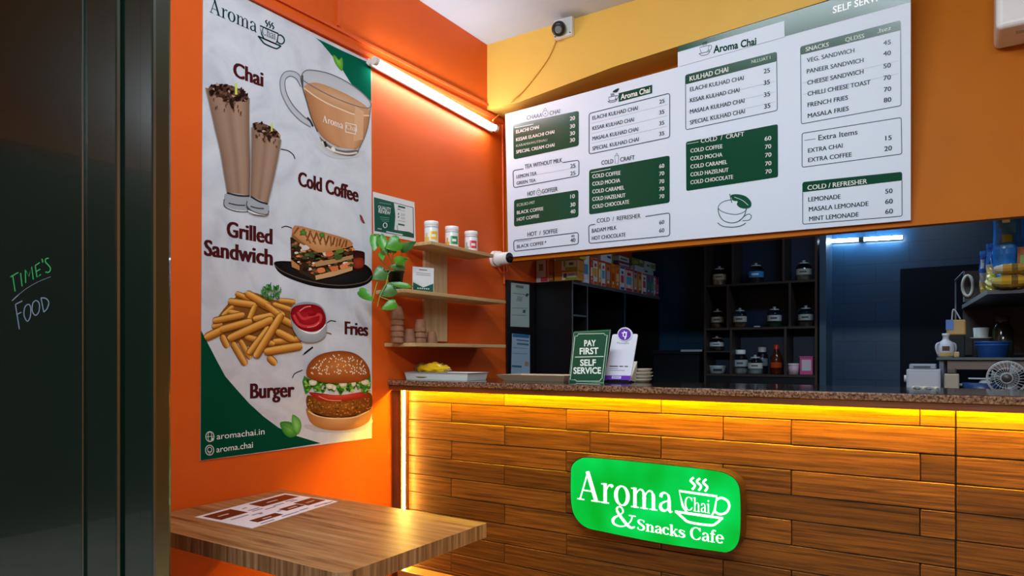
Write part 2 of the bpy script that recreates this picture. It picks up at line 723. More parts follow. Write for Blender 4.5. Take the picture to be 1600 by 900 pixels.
# the beam over the counter and the recessed lintel below it
struct('wall_back', MB().box(0.0, 4.15, LINT_Y, LINT_Y + 0.06, 1.888, 3.18), AMBER)
bm_ = MB()
bl_ = [atY(*p, BEAM_Y) for p in ((810, 160), (960, 104), (1059, 72.5), (1226, 21), (1300, -2))]
pts = [Vector((0, BEAM_Y, bl_[0].z))] + bl_ + [Vector((4.15, BEAM_Y, bl_[-1].z)), Vector((4.15, BEAM_Y, 3.18)), Vector((0, BEAM_Y, 3.18))]
bm_.prism(pts, (0, LINT_Y - BEAM_Y, 0))
struct('trim_1', bm_, YELLOW)
struct('wall_kitchen_right', MB().box(3.4, 3.55, LINT_Y + 0.06, 5.8, 0.0, 2.6), NAVY)

# kitchen back wall: big dark-blue tiles
kw = MB().box(-0.15, 3.4, 5.6, 5.75, 0.0, 2.6)
KT = pmat('navy_tile_wall', '083450', 0.35)
nt = KT.node_tree
tcn = N(KT, 'ShaderNodeTexCoord')
mpn = N(KT, 'ShaderNodeMapping')
mpn.inputs['Rotation'].default_value = (math.pi / 2, 0, 0)
brn = N(KT, 'ShaderNodeTexBrick')
brn.inputs['Color1'].default_value = (*lin('083450'), 1)
brn.inputs['Color2'].default_value = (*lin('0a3856'), 1)
brn.inputs['Mortar'].default_value = (*lin('062a44'), 1)
brn.inputs['Scale'].default_value = 1.0
brn.inputs['Mortar Size'].default_value = 0.004
brn.inputs['Brick Width'].default_value = 0.42
brn.inputs['Row Height'].default_value = 0.14
nt.links.new(tcn.outputs['Object'], mpn.inputs['Vector'])
nt.links.new(mpn.outputs['Vector'], brn.inputs['Vector'])
nt.links.new(brn.outputs['Color'], nt.nodes['Principled BSDF'].inputs['Base Color'])
struct('wall_kitchen_back', kw, KT)
# flat dark door in the kitchen's back wall
dx0 = atY(1407, 500, 5.6).x
dz = atY(1440, 418, 5.58).z
struct('door_2', MB().box(dx0, 3.3, 5.565, 5.6, 0.0, dz, bev=0.004), pmat('dark_navy_door', '020d18', 0.6, spec=0.15))
# metal post beside the shelving
t0_, t1_ = atY(1280, 500, 5.32).x, atY(1291, 500, 5.32).x
struct('trim_2', MB().box(t0_, t1_, 5.32, 5.6, 0.0, 2.6, bev=0.003), pmat('blue_grey_post', '2f4a60', 0.35, 0.3))

# folding green metal door at the entrance, seen very close
GREEN = noise_mat('dark_green_gloss_paint', [(0.3, '021c10'), (0.7, '032013')], nscale=2.0, rough=0.24, spec=0.9, coat=0.6)
GREEN.node_tree.nodes['Principled BSDF'].inputs['IOR'].default_value = 1.78
gd = MB()
DY = 0.9
def dX(px, Y=DY): return atY(px, 500, Y).x
gd.box(-0.35, dX(128), DY, DY + 0.04, 0.02, 3.17, bev=0.004)
gd.box(dX(128) - 0.002, dX(137), DY + 0.014, DY + 0.04, 0.02, 3.17)
gd.box(dX(137), dX(185), DY - 0.004, DY + 0.04, 0.02, 3.17, bev=0.008)
gd.box(dX(185) - 0.002, dX(194), DY + 0.022, DY + 0.04, 0.02, 3.17)
gd.box(dX(194), dX(221), DY, DY + 0.04, 0.0, 3.17, bev=0.005)
gd.box(dX(221), dX(243), DY - 0.006, DY + 0.04, 0.0, 3.17, bev=0.007)
door1 = struct('door_1', gd, GREEN)
# chalk words on the door
ch = Art(PYp(DY), 0.0008, 100 / 643.0, 0, 390)
for P in [[(105, 275), (185, 228)], [(128, 262), (140, 340), (152, 420)], [(207, 235), (222, 368)], [(258, 335), (255, 200), (290, 270), (318, 170), (335, 300)],
          [(355, 165), (372, 278), (410, 250)], [(352, 162), (400, 130)], [(362, 222), (405, 195)], [(422, 92), (430, 130)]]:
    ch.stroke(P, 12, '4cbc6c')
ch.stroke([(490, 85), (460, 95), (458, 125), (490, 160), (508, 195), (490, 228), (455, 225)], 12, '4cbc6c', 5)
ch.build('chalk_heading', door1, print_mat('chalk_green', 0.9, 0.1))
ch = Art(PYp(DY), 0.0008, 100 / 643.0, 0, 390)
ch.stroke([(120, 515), (180, 460), (260, 395), (380, 325), (510, 272)], [8, 9, 10, 10, 9, 4], '98a4bc', 4)
for P in [[(155, 550), (195, 800)], [(155, 550), (225, 515)], [(165, 655), (215, 628)], [(412, 485), (440, 628)]]:
    ch.stroke(P, 11, '8e9cb0')
ch.stroke([(285, 550), (250, 580), (242, 660), (275, 720), (305, 670), (308, 580)], 11, '8e9cb0', 5, True)
ch.stroke([(365, 512), (330, 540), (325, 620), (358, 660), (392, 620), (395, 545)], 11, '8e9cb0', 5, True)
ch.stroke([(412, 485), (460, 490), (490, 530), (475, 590), (440, 628)], 11, '8e9cb0', 5)
ch.build('chalk_word', door1, print_mat('chalk_grey', 0.9, 0.1))

# ------------------------------------------------------------------ serving counter
CT = 1.177
PLY = 2.63
counter = thing('serving_counter', 'long wood-plank serving counter with granite top and glowing yellow light strips', 'counter', (1.7, 2.8, 0))
PLANK = noise_mat('plank_wood', [(0.3, '321b08'), (0.42, '54300e'), (0.52, '683d13'), (0.62, '754616'), (0.8, '87551e')], scale=(1.3, 10, 48), nscale=2.4, detail=10,
                  rough=0.42, dist=0.6, bump=0.25, tint=True, spec=0.22, nrough=0.62)
rnd = random.Random(4)
fp = MB()
rows_z = [1.16, 1.3 - 0.2335] + [1.3 - 0.2335 - 0.0905 * k for k in range(1, 13)]
seam = atY(1493, 700, PLY).x
for r in range(len(rows_z) - 1):
    zt, zb_ = rows_z[r], max(rows_z[r + 1], 0.02)
    if zt <= zb_: break
    js = [.645, 1.398, 2.29] if r % 2 == 0 else [.336, .968, 1.169, 1.645, 1.89]
    if r == 2: js = [.645, 1.082, 1.398, 2.29]
    if r > 3 and r % 2: js = [.336, .968, 1.645, 1.89]
    ed = [0.062] + js + [seam]
    for a, b in zip(ed[:-1], ed[1:]):
        d = rnd.uniform(-0.0012, 0.0012)
        g = 0.0014
        fp.box(a + g, b - g, PLY + d, PLY + 0.02, zb_ + g, zt - g, (rnd.random(), rnd.random(), rnd.random()), bev=0.0022, seg=1)
    fp.box(seam + 0.003, 3.3, PLY + rnd.uniform(-.001, .001), PLY + 0.02, zb_ + 0.0014, zt - 0.0014, (rnd.random(), rnd.random(), rnd.random()), bev=0.0022, seg=1)
fp.build('front_panel', PLANK, counter)
MB().box(0.004, 3.35, PLY + 0.021, 3.02, 0.0, CT - 0.027).build('carcass', pmat('counter_carcass', '1a120c', 0.7), counter)
GRAN = noise_mat('brown_granite', [(0.36, '2a1d17'), (0.48, '6a4a38'), (0.6, '8f6c54'), (0.75, 'a98a72')], nscale=130, detail=3, rough=0.16, nrough=0.7)
GRANT = noise_mat('granite_dark_reflection', [(0.4, '14100e'), (0.55, '2c221d'), (0.7, '4a3a30')], nscale=130, detail=3, rough=0.08, nrough=0.7)  # same slab, top darkened in colour for the dark kitchen it reflects
ctm = MB().box(0.003, 3.38, 2.54, 3.06, CT - 0.026, CT, bev=0.005)
ctm.m = [1 if sum(ctm.v[k][2] for k in f) / len(f) > CT - 0.002 else 0 for f in ctm.f]
ctm.build('countertop', [GRAN, GRANT], counter)
DWOOD = wood('dark_trim_wood', [(0.3, '55290f'), (0.7, '7a4119')], 'x', 3, rough=0.4)
MB().box(0.003, 3.36, 2.552, 2.572, 1.126, CT - 0.027, bev=0.002).build('apron', DWOOD, counter)
MB().box(0.004, 0.062, 2.572, PLY + 0.02, 0.0, 1.125, bev=0.003).build('corner_post', wood('post_wood', [(0.3, '45220f'), (0.7, '64351a')], 'z', 3, rough=0.4), counter)
MB().box(0.065, 3.3, 2.545, PLY - 0.002, 0.20, 0.238, bev=0.004).build('foot_ledge', wood('ledge_wood', [(0.3, '9a6a3a'), (0.7, 'b98550')], 'x', 3, rough=0.4), counter)
LEDM = pmat('yellow_led_strip', 'ffffff', 0.5, emit='ffd800', estr=LED_E * 1.3)
MB().box(0.07, 3.3, 2.5885, 2.5965, 1.139, 1.144).build('led_strip', LEDM, counter)
LEDV = pmat('warm_led_strip', 'ffffff', 0.5, emit='ffc85a', estr=LED_E * 0.45)
MB().box(0.0635, 0.0675, 2.59, 2.600, 0.24, 1.122).build('led_strip', LEDV, counter)

# illuminated sign on the counter front
SY = 2.55
sgn = thing('illuminated_sign', 'green glowing lightbox sign with white lettering and cup on the counter front', 'sign', atY(1024, 790, SY) + Vector((0, 0.04, 0)))
face = smoothpath([(891, 742), (893, 727), (904, 717), (925, 714.5), (1025, 724), (1110, 734), (1138, 741), (1153, 754), (1157.5, 776), (1157.5, 830), (1152, 853),
                   (1138, 863.5), (1118, 862), (1030, 849), (940, 831), (914, 824), (898, 808), (891.5, 785)], 5, True)
sp = PYp(SY)
MB().prism([sp.hit(*p) for p in face], (0, PLY - SY - 0.004, 0)).build('housing', pmat('sign_housing', '2c160c', 0.45), sgn)
SG = pmat('sign_green_glow', '002010', 0.5, spec=0.1, emit='00d23c', estr=SIGN_E)
tcn = N(SG, 'ShaderNodeTexCoord'); nzn = N(SG, 'ShaderNodeTexNoise'); crn = N(SG, 'ShaderNodeValToRGB')
nzn.inputs['Scale'].default_value = 6.0
nzn.inputs['Detail'].default_value = 1.0
crn.color_ramp.elements[0].position = 0.35
crn.color_ramp.elements[0].color = (0.0, 0.50, 0.02, 1)
crn.color_ramp.elements[1].position = 0.7
crn.color_ramp.elements[1].color = (0.0, 0.82, 0.11, 1)
SG.node_tree.links.new(tcn.outputs['Object'], nzn.inputs['Vector'])
SG.node_tree.links.new(nzn.outputs['Fac'], crn.inputs['Fac'])
SG.node_tree.links.new(crn.outputs['Color'], SG.node_tree.nodes['Principled BSDF'].inputs['Emission Color'])
fc = MB()
cx_ = sum(p[0] for p in face) / len(face); cy_ = sum(p[1] for p in face) / len(face)
ins = [(cx_ + (p[0] - cx_) * 0.992, cy_ + (p[1] - cy_) * 0.985) for p in face]
fc.face([sp.hit(*p, 0.0008) for p in ins])
fc.build('sign_face', SG, sgn)
WG = pmat('sign_white_glow', 'ffffff', 0.3, emit='f4fff6', estr=1.25)
sa = Art(sp, 0.0016, 340 / 1457.0, 860, 680)
sa.serif('Aroma', (180, 428), (822, 522), 195, 'ffffff', 0.98)
sa.serif('&', (408, 602), (575, 628), 135, 'ffffff', 1.0)
sa.serif('Snacks', (580, 632), (905, 688), 72, 'ffffff', 1.2)
sa.serif('Cafe', (935, 695), (1160, 727), 84, 'ffffff', 1.15)
sa.build('lettering', sgn, WG)
sa = Art(sp, 0.0016, 340 / 1457.0, 860, 680)
cup_logo(sa, (855, 268), (1205, 318), (855, 575), 'ffffff', 0.95)
sa.serif('Chai', (898, 500), (1070, 524), 92, 'ffffff', 0.92)
sa.build('cup_emblem', sgn, WG)

# ------------------------------------------------------------------ table by the left wall
TZ = 0.733
table = thing('cafe_table', 'square wood-laminate table with thick striped edge against the orange wall', 'table', (0.53, 1.58, 0))
TOPM = noise_mat('streaked_table_wood', [(0.3, '5c3618'), (0.42, '82542e'), (0.52, '95663c'), (0.62, 'a3764a'), (0.78, 'b88e64')], scale=(0.9, 16, 16), nscale=2.4, detail=8, rough=0.36,
                 dist=0.5, spec=0.28, nrough=0.6)
EDGM = noise_mat('striped_edge_laminate', [(0.3, '5a3c24'), (0.5, '8a623f'), (0.7, 'a98560')], scale=(30, 30, 1.2), nscale=2.5, detail=5, rough=0.35)
c_r = atZ(756, 820, TZ)
c_b = atZ(447, 763, TZ)
c_f = atZ(531, 897, TZ)
x1t = (c_r.x + c_f.x) / 2
y1t = (c_r.y + c_b.y) / 2
y0t = c_f.y
tt = MB()
R_ = 0.035
def corner(cx, cy, a0, a1): return [(cx + R_ * math.cos(math.radians(a0 + (a1 - a0) * i / 6)), cy + R_ * math.sin(math.radians(a0 + (a1 - a0) * i / 6))) for i in range(7)]
outl = [(0.004, y0t)] + corner(x1t - R_, y0t + R_, -90, 0) + [(x1t, y1t - 0.004), (x1t - 0.004, y1t), (0.004, y1t)]
n_ = len(outl)
tt.face([(x, y, TZ) for x, y in outl], mi=0)
tt.face([(x, y, TZ - 0.048) for x, y in reversed(outl)], mi=1)
tt.add([(x, y, TZ) for x, y in outl] + [(x, y, TZ - 0.048) for x, y in outl], [(i, i + n_, (i + 1) % n_ + n_, (i + 1) % n_) for i in range(n_)], mi=1)
tt.build('tabletop', [TOPM, EDGM], table)
BLK = pmat('black_powder_coat', '15161a', 0.45)
MB().tube([(0.53, 1.58, 0.03), (0.53, 1.58, TZ - 0.06)], 0.035, 16).build('pedestal', BLK, table)
MB().box(0.3, 0.76, 1.35, 1.81, 0.0, 0.03, bev=0.006).build('base_plate', BLK, table)
MB().box(0.35, 0.71, 1.4, 1.76, TZ - 0.062, TZ - 0.0485).build('top_bracket', BLK, table)

# laminated menu sheet on the table
ms = Art(PZp(TZ), 0.0012, 240 / 1600.0, 300, 755)
sheet = [(28, 352), (965, 105), (1520, 188), (625, 468)]
msh = thing('menu_sheet', 'laminated white menu sheet with dark brown blocks lying on the table', 'menu', atZ(415, 798, TZ) + Vector((0, 0, 0.0005)))
mm = MB()
mm.prism([ms._h(p, 0.0014) for p in sheet], (0, 0, -0.0012), lin('e4e2e4'))
mm.build('sheet', INKG, msh)
ms.off = 0.0015
def sub(u0, u1, v0, v1):
    def P(u, v):
        a = (sheet[0][0] + (sheet[1][0] - sheet[0][0]) * u, sheet[0][1] + (sheet[1][1] - sheet[0][1]) * u)
        b = (sheet[3][0] + (sheet[2][0] - sheet[3][0]) * u, sheet[3][1] + (sheet[2][1] - sheet[3][1]) * u)
        return (a[0] + (b[0] - a[0]) * v, a[1] + (b[1] - a[1]) * v)
    return [P(u0, v0), P(u1, v0), P(u1, v1), P(u0, v1)]
for blk in [(0.05, 0.36, 0.06, 0.38), (0.56, 0.97, 0.06, 0.32), (0.16, 0.46, 0.70, 0.86), (0.56, 0.77, 0.60, 0.76), (0.78, 0.985, 0.52, 0.80)]:
    ms.poly(sub(*blk), '33190f'); ms.off -= ms.LAY
ms.up()
for (u0, u1, v) in [(0.40, 0.52, .30), (0.40, 0.52, .37), (0.42, 0.47, .16), (0.10, 0.30, .46), (0.3, .42, .52), (.36, .40, .56), (.5, .62, .44), (.62, .74, .40), (.78, .88, .36),
                    (.80, .88, .42), (.5, .55, .66), (.14, .30, .92), (.40, .60, .90), (.62, .72, .88), (.78, .92, .90), (.88, .98, .92)]:
    ms.poly(sub(u0, u1, v, v + 0.035), '8a8288'); ms.off -= ms.LAY
ms.up()
for (u0, u1, v) in [(0.12, 0.24, .2), (0.68, 0.80, .18), (0.26, 0.36, .77), (0.62, 0.72, .67), (0.84, 0.93, .65)]:
    ms.poly(sub(u0, u1, v, v + 0.04), 'b9a79c'); ms.off -= ms.LAY
ms.build('printed_blocks', msh, INKG)

# ------------------------------------------------------------------ food poster on the left wall
DG, BR = '0a4630', '4a1a1c'
pp = PXp(0.004)
poster = thing('food_poster', 'tall grey-white food poster with tea, burger and fries pictures on the orange wall', 'poster', atX(450, 380, 0.002))
oc = [(317.5, -35), (385, -1.5), (480, 47), (580, 96.5), (581, 400), (581, 684.5), (440, 703), (313, 720), (314.5, 520), (316, 250)]
pb = MB()
NP = noise_mat('poster_marble_print', [(0.3, 'b8bcc6'), (0.5, 'c8ccd6'), (0.7, 'd2d6de')], nscale=5.0, rough=0.42, detail=8, dist=1.2)
pb.prism([pp.hit(*p) for p in oc], (-0.003, 0, 0))
pb.build('sheet', NP, poster)
rim = Art(pp, 0.0003)
A1 = (300 / 1588.0, 300, 0)       # top of the poster
A2 = (0.3, 300, 80)
A3 = (0.3, 300, 330)
A4 = (300 / 1350.0, 300, 530)
# green corners
rim.fr(*A1).poly([(1022, 312), (1255, 425), (1481, 527), (1482, 840), (1420, 800), (1350, 738), (1300, 668), (1250, 585), (1190, 500), (1120, 415), (1070, 355)], '0b5a42')
rim.build('corner_print', poster)
rim = Art(pp, 0.0003)
rim.fr().poly([(314.2, 516), (322, 531), (338, 562), (352, 588), (372, 611), (390, 631), (412, 651), (435, 668), (463, 681), (501, 692.5), (440, 702), (313.4, 719.6)], DG)
rim.build('corner_print', poster)
rim = Art(pp, 0.0008)
rim.fr(*A1)
rim.blob([(1165, 455), (1190, 465), (1215, 495), (1240, 475), (1250, 530), (1242, 585), (1210, 560), (1180, 515)], '4f8a2c', '7cc04a', 4)
rim.build('printed_leaf', poster)
rim = Art(pp, 0.0008)
rim.fr(*A4)
rim.blob([(618, 590), (670, 578), (720, 600), (745, 650), (730, 680), (685, 690), (645, 660)], '2f7a24', '6fae4c', 5)
rim.blob([(708, 530), (755, 560), (770, 610), (755, 660), (740, 668), (715, 640), (702, 585)], '4c9436', '8fcb68', 5)
rim.stroke([(740, 668), (690, 625), (640, 600)], 3, '3d7a2e')
rim.build('printed_leaf', poster)
rim = Art(pp, 0.0008)
# little ink curls
rim.fr(*A2).stroke([(462, 510), (500, 518), (528, 540), (536, 562)], 5, '2a2a2e', 4)
rim.fr(*A3).stroke([(466, 86), (490, 78), (520, 88)], 5, '2a2a2e', 4)
rim.stroke([(704, 582), (722, 570), (750, 575)], 5, '2a2a2e', 4)
rim.stroke([(680, 650), (700, 634), (726, 640)], 7, '8a5a30', 4)
rim.stroke([(578, 750), (600, 730), (630, 708)], [8, 3, 9], '1e1e22', 4)
rim.blob([(872, 15), (885, 25), (902, 65), (890, 62), (878, 45)], '6a2a24', '9a4a3a')
rim.fr(*A4).stroke([(706, 272), (725, 240), (778, 217)], 6, '2a2a2e', 4)
rim.build('printed_curls', poster)

# headline words
hd = Art(pp, 0.0008)
hd.fr(*A1).serif('Aroma', (145, 98), (538, 272), 118, '17363a', 1.0)
hd.build('brand_lettering', poster)
hd = Art(pp, 0.0008).fr(*A1)
cup_logo(hd, (558, 140), (768, 232), (558, 345), '17363a', 1.1)
hd.serif('Chai', (580, 285), (692, 330), 68, '17363a', 1.0)
hd.build('cup_emblem', poster)
for nm, fr, lines in [('heading', A1, [('Chai', (340, 628), (592, 718), 118)]), ('heading', A2, [('Cold Coffee', (552, 698), (868, 785), 72)]),
                      ('heading', A3, [('Grilled', (180, 130), (420, 172), 78), ('Sandwich', (62, 228), (422, 282), 80)]),
                      ('heading', A3, [('Fries', (795, 640), (918, 650), 66)]), ('heading', A4, [('Burger', (408, 416), (722, 404), 102)])]:
    h_ = Art(pp, 0.0008).fr(*fr)
    for s, a, b, hh in lines:
        h_.text(s, a, b, hh, BR, 0.01, fat=hh * .045)
        h_.off -= h_.LAY
    h_.build(nm, poster)
cl = Art(pp, 0.0008).fr(*A4)
cl.text('aromachai.in', (174, 705), (510, 668), 42, 'f0f2ee', 0.0)
cl.text('aroma.chai', (172, 797), (428, 762), 42, 'f0f2ee', 0.0)
for (x, y) in [(126, 685), (124, 780)]:
    cl.stroke([(x + 29 * math.cos(a), y + 35 * math.sin(a)) for a in [i * math.pi / 10 for i in range(20)]], 5.5, 'd8ddd8', closed=True)
cl.stroke([(98, 687), (154, 682)], 4, 'd8ddd8')
cl.stroke([(126 + 13 * math.cos(a), 685 + 34 * math.sin(a)) for a in [i * math.pi / 8 for i in range(16)]], 4, 'd8ddd8', closed=True)
cl.blob([(140, 690), (156, 700), (150, 716), (138, 712)], 'd8ddd8', 'd8ddd8')
cl.stroke([(124 + 15 * math.cos(a), 776 + 17 * math.sin(a)) for a in [i * math.pi / 8 for i in range(16)]], 5, 'd8ddd8', closed=True)
cl.stroke([(110, 785), (124, 808), (138, 785)], 5, 'd8ddd8')
cl.build('contact_lettering', poster)

# milkshakes
mk = Art(pp, 0.0008).fr(*A2)
def shake(L, Rr, base, seed, top, n):
    r = random.Random(seed)
    mk.poly([(p[0] - 5, p[1]) for p in L] + [(p[0] + 4, p[1]) for p in reversed(Rr)], '8f8a88')
    mk.strip(L, Rr, ['7c5f4e', '8f7160', '9b7c69', '8b6d5b', 'a1826e', '9a7b68', '7a5d4c'])
    mk.poly(base, '9fa2a8', 3)
    b0 = base
    mk.stroke([(base[0][0], base[0][1]), ((base[0][0] + base[-1][0]) / 2, (base[0][1] + base[-1][1]) / 2 + 6), base[-1]], 9, '2e2c2e', 4)
    cxb = sum(p[0] for p in base) / len(base); cyb = sum(p[1] for p in base) / len(base)
    wb = max(p[0] for p in base) - min(p[0] for p in base)
    mk.stroke([(cxb - wb * .32, cyb - 4), (cxb, cyb + 6), (cxb + wb * .3, cyb + 8)], 6, '3a3a40', 4)
    mk.stroke([(cxb - wb * .42, cyb + 18), (cxb - wb * .1, cyb + 34), (cxb + wb * .36, cyb + 40)], 7, 'dfe2e6', 4)
    mk.stroke([(p[0], p[1]) for p in base[1:-1]], 5, '55555c', 3)
    cx, cy, rx, ry, sl = top
    mk.poly([(cx + rx * math.cos(a), cy + ry * math.sin(a) * (1 if math.sin(a) < 0 else .85) + sl * rx * math.cos(a)) for a in [i * math.pi / 10 for i in range(20)]], '6d4c3c')
    for i in range(n):
        a = r.uniform(0, 6.28); q = math.sqrt(r.random())
        x = cx + rx * q * math.cos(a) * .97; y = cy + ry * q * math.sin(a) + sl * rx * q * math.cos(a)
        s = r.uniform(.10, .2) * rx
        c = r.choice(['2a1815', '3a231d', '1f1210', 'b08f7c', '4c3026', '2a1815'])
        al = r.uniform(0, 3)
        mk.poly([(x + s * math.cos(al + k * 1.57) * (1 if k % 2 else .55), y + s * .8 * math.sin(al + k * 1.57) * (1 if k % 2 else .6)) for k in range(4)], c)
    for i in range(14):
        x = cx + rx * r.uniform(-.8, .8); y = cy + sl * (x - cx) + ry * r.uniform(1.0, 2.3)
        mk.dots([(x, y, 4, 5, 0)], '5a3c30'); mk.off -= mk.LAY
    mk.up()
    mk.blob([(cx + .05 * rx, cy + ry * .9), (cx + .22 * rx, cy + ry), (cx + .28 * rx, cy + ry * 1.9), (cx + .15 * rx, cy + ry * 1.7)], '241512', '3a241e', 4)
    mk.stroke([(cx + .38 * rx, cy + ry * .2), (cx + .38 * rx, cy - ry * 1.25)], .12 * rx, 'c2cf5a')
shake(smoothpath([(72, 190), (95, 290), (122, 410), (148, 520), (168, 640), (186, 745)], 3), smoothpath([(298, 245), (297, 330), (298, 450), (300, 540), (302, 640), (300, 752)], 3),
      [(182, 738), (168, 770), (168, 805), (200, 825), (250, 836), (300, 832), (308, 800), (302, 755)], 3, (190, 218, 105, 42, .22), 60)
shake(smoothpath([(312, 395), (312, 470), (310, 560), (308, 640), (306, 700), (305, 762)], 3), smoothpath([(463, 462), (448, 550), (432, 630), (418, 690), (405, 745), (392, 796)], 3),
      [(306, 757), (288, 780), (286, 805), (310, 830), (350, 846), (392, 850), (400, 830), (394, 796)], 5, (388, 412, 72, 30, .42), 45)
mk.build('milkshake_picture', poster)

# cup of tea
tc_ = Art(pp, 0.0008).fr(*A2)
tc_.blob([(640, 470), (700, 540), (780, 560), (870, 545), (900, 520), (760, 500)], 'c6c7cd', 'a9a49f', 4)
tc_.stroke([(578, 165), (552, 128), (520, 112), (488, 118), (468, 150), (474, 215), (512, 290), (570, 350), (622, 385)], 24, 'b4b7be', 5)
tc_.stroke([(578, 158), (552, 118), (520, 104), (482, 110), (460, 150), (466, 220), (505, 298), (562, 360), (618, 395)], 5, '77797f', 5)
tc_.stroke([(566, 185), (545, 146), (518, 130), (496, 136), (484, 158), (490, 212), (524, 278), (578, 336), (622, 370)], 5, '696a70', 5)
tc_.stroke([(600, 345), (615, 362), (630, 392)], 10, '3a3230', 3)
tc_.blob([(568, 135), (575, 190), (596, 262), (622, 345), (655, 425), (690, 470), (760, 512), (860, 518), (898, 450), (920, 375), (934, 275), (905, 235), (850, 188), (780, 145), (700, 112), (620, 98), (585, 105)],
         'b3b5bb', 'c2c4ca', 3)
tc_.poly([(664, 445), (690, 492), (740, 528), (800, 545), (848, 543), (868, 515), (800, 518), (740, 505), (690, 468)], '6f6258', 3)
tc_.stroke([(676, 470), (720, 512), (800, 534), (860, 528)], 9, 'd9d2c8', 4)
tc_.stroke([(690, 470), (700, 498)], 14, '2f2823')
tc_.stroke([(730, 500), (742, 522)], 16, 'e6e0d8')
tea_l = smoothpath([(584, 195), (598, 262), (622, 345), (655, 415), (695, 462), (760, 500)], 4)
tea_r = smoothpath([(925, 325), (918, 385), (904, 425), (890, 465), (872, 498), (852, 512)], 4)
tc_.strip(tea_l, tea_r, ['a06a45', 'b98058', 'c48c62', 'c08a62', 'c99870', 'c8956c', 'a8734e'])
tc_.blob([(584, 192), (600, 172), (640, 163), (700, 178), (780, 212), (850, 248), (905, 285), (928, 318), (900, 338), (850, 328), (780, 302), (710, 272), (640, 232)], 'b98963', 'd1a27c', 4)
tc_.stroke([(584, 192), (640, 234), (710, 274), (780, 304), (850, 330), (926, 336)], 7, 'dfc3a6', 4)
tc_.poly([(850, 285), (895, 315), (890, 460), (840, 470)], 'cfa27c')
tc_.stroke([(568, 135), (585, 105), (620, 98), (700, 112), (780, 145), (850, 188), (905, 235), (932, 272), (928, 292), (900, 296), (840, 280), (760, 250), (680, 212), (610, 172), (575, 148)], 5, '6c6d72', 3, True)
tc_.stroke([(566, 140), (578, 195), (598, 262), (622, 345), (655, 420)], 6, '58504a', 4)
tc_.stroke([(932, 275), (920, 375), (898, 450), (866, 515)], 5, '77706b', 4)
tc_.stroke([(575, 125), (576, 188)], 8, '4a4644')
tc_.serif('Aroma', (680, 368), (788, 405), 36, 'f2ece6', 1.1)
tc_.stroke([(800, 372), (855, 385), (852, 432), (800, 420)], 5, 'eadfd4', closed=True)
tc_.serif('Chai', (803, 405), (862, 420), 26, 'eadfd4', 1.0)
tc_.build('tea_cup_picture', poster)

# grilled sandwich on a black plate
sw = Art(pp, 0.0008).fr(*A3)
rs = random.Random(8)
sw.blob([(428, 278), (438, 262), (500, 260), (620, 270), (760, 268), (880, 272), (922, 292), (938, 320), (935, 360), (880, 392), (780, 404), (640, 392), (520, 355), (455, 320)], '141214', '2c2624', 4)
sw.stroke([(430, 280), (470, 312), (560, 350), (680, 378), (790, 386), (900, 368), (936, 335)], 5, '5a4a40', 4)
sw.blob([(828, 215), (850, 204), (890, 210), (900, 225), (893, 300), (850, 312), (825, 290)], '2a100e', '4a1a14', 4)
sw.blob([(838, 250), (890, 245), (890, 290), (845, 295)], '7c2a1c', 'a03a24', 3)
sw.poly([(512, 135), (560, 150), (650, 215), (838, 180), (842, 240), (838, 300), (700, 345), (642, 360), (560, 320), (518, 290)], '3a271b')
for i in range(150):
    x = rs.uniform(520, 836); y0_ = 150 + (x - 520) * .18 if x < 650 else 215 - (x - 650) * .16
    y1_ = 285 + (x - 520) * .5 if x < 642 else 355 - (x - 642) * .26
    y = rs.uniform(y0_ + 5, y1_ - 8)
    c = rs.choice(['2a1c14', '1d1512', '5a3c26', '7a4e2c', 'c07a40', '3c4a28', '586b34', 'd9cdb8', 'c65a34', 'e08a4c', '241a14', '8a6a4a'])
    s = rs.uniform(5, 15)
    a0 = rs.uniform(0, 3)
    sw.poly([(x + s * 1.3 * math.cos(a0 + k * 1.25), y + s * .7 * math.sin(a0 + k * 1.25)) for k in range(5)], c)
    if i % 3: sw.off -= sw.LAY
sw.up()
sw.poly([(640, 265), (745, 248), (838, 228), (838, 246), (748, 270), (645, 290)], 'b0845a')
sw.poly([(642, 335), (740, 312), (836, 288), (836, 308), (740, 338), (645, 358)], 'c39a6c')
sw.poly([(516, 250), (560, 285), (560, 308), (520, 290)], 'b07c4c')
sw.poly([(522, 108), (545, 130), (650, 200), (652, 218), (548, 158), (518, 135)], '8a5a36')
for (x, y, c) in [(700, 218, 'd8d0c0'), (715, 222, 'd06a44'), (768, 205, '5d7a34'), (740, 300, 'd06e40'), (790, 290, 'd88450'), (672, 308, 'd87a44'), (590, 190, 'c9c4ba'), (760, 240, '3e5a2a')]:
    sw.blob([(x - 20, y - 8), (x + 12, y - 14), (x + 22, y + 6), (x - 10, y + 14)], c, c, 3)
sw.blob([(535, 74), (620, 92), (720, 118), (822, 150), (832, 182), (760, 200), (700, 212), (652, 214), (590, 172), (525, 118)], 'b5794a', 'd3a06c', 2)
for k in range(9):
    t = k / 8
    sw.stroke([(548 + 260 * t, 80 + 72 * t), (540 + 130 + 160 * t - 20, 205 - 18 * t)] if k < 0 else [(556 + 250 * t, 84 + 68 * t), (530 + 250 * t + 20 * t, 118 + 68 * t + 20 * (1 - t) * 3.4 * (t > .15) * .4)], 9, '7a4526')
for k in range(7):
    t = k / 6
    sw.stroke([(575 + 220 * t, 92 + 58 * t), (618 + 160 * t, 168 + 20 * t)], 8, '8a5230')
sw.blob([(562, 105), (580, 98), (598, 112), (585, 124), (568, 120)], '3a6a2a', '5a8a3c', 3)
sw.blob([(662, 118), (684, 112), (692, 128), (672, 138)], '3a6a2a', '5a8a3c', 3)
sw.build('sandwich_picture', poster)

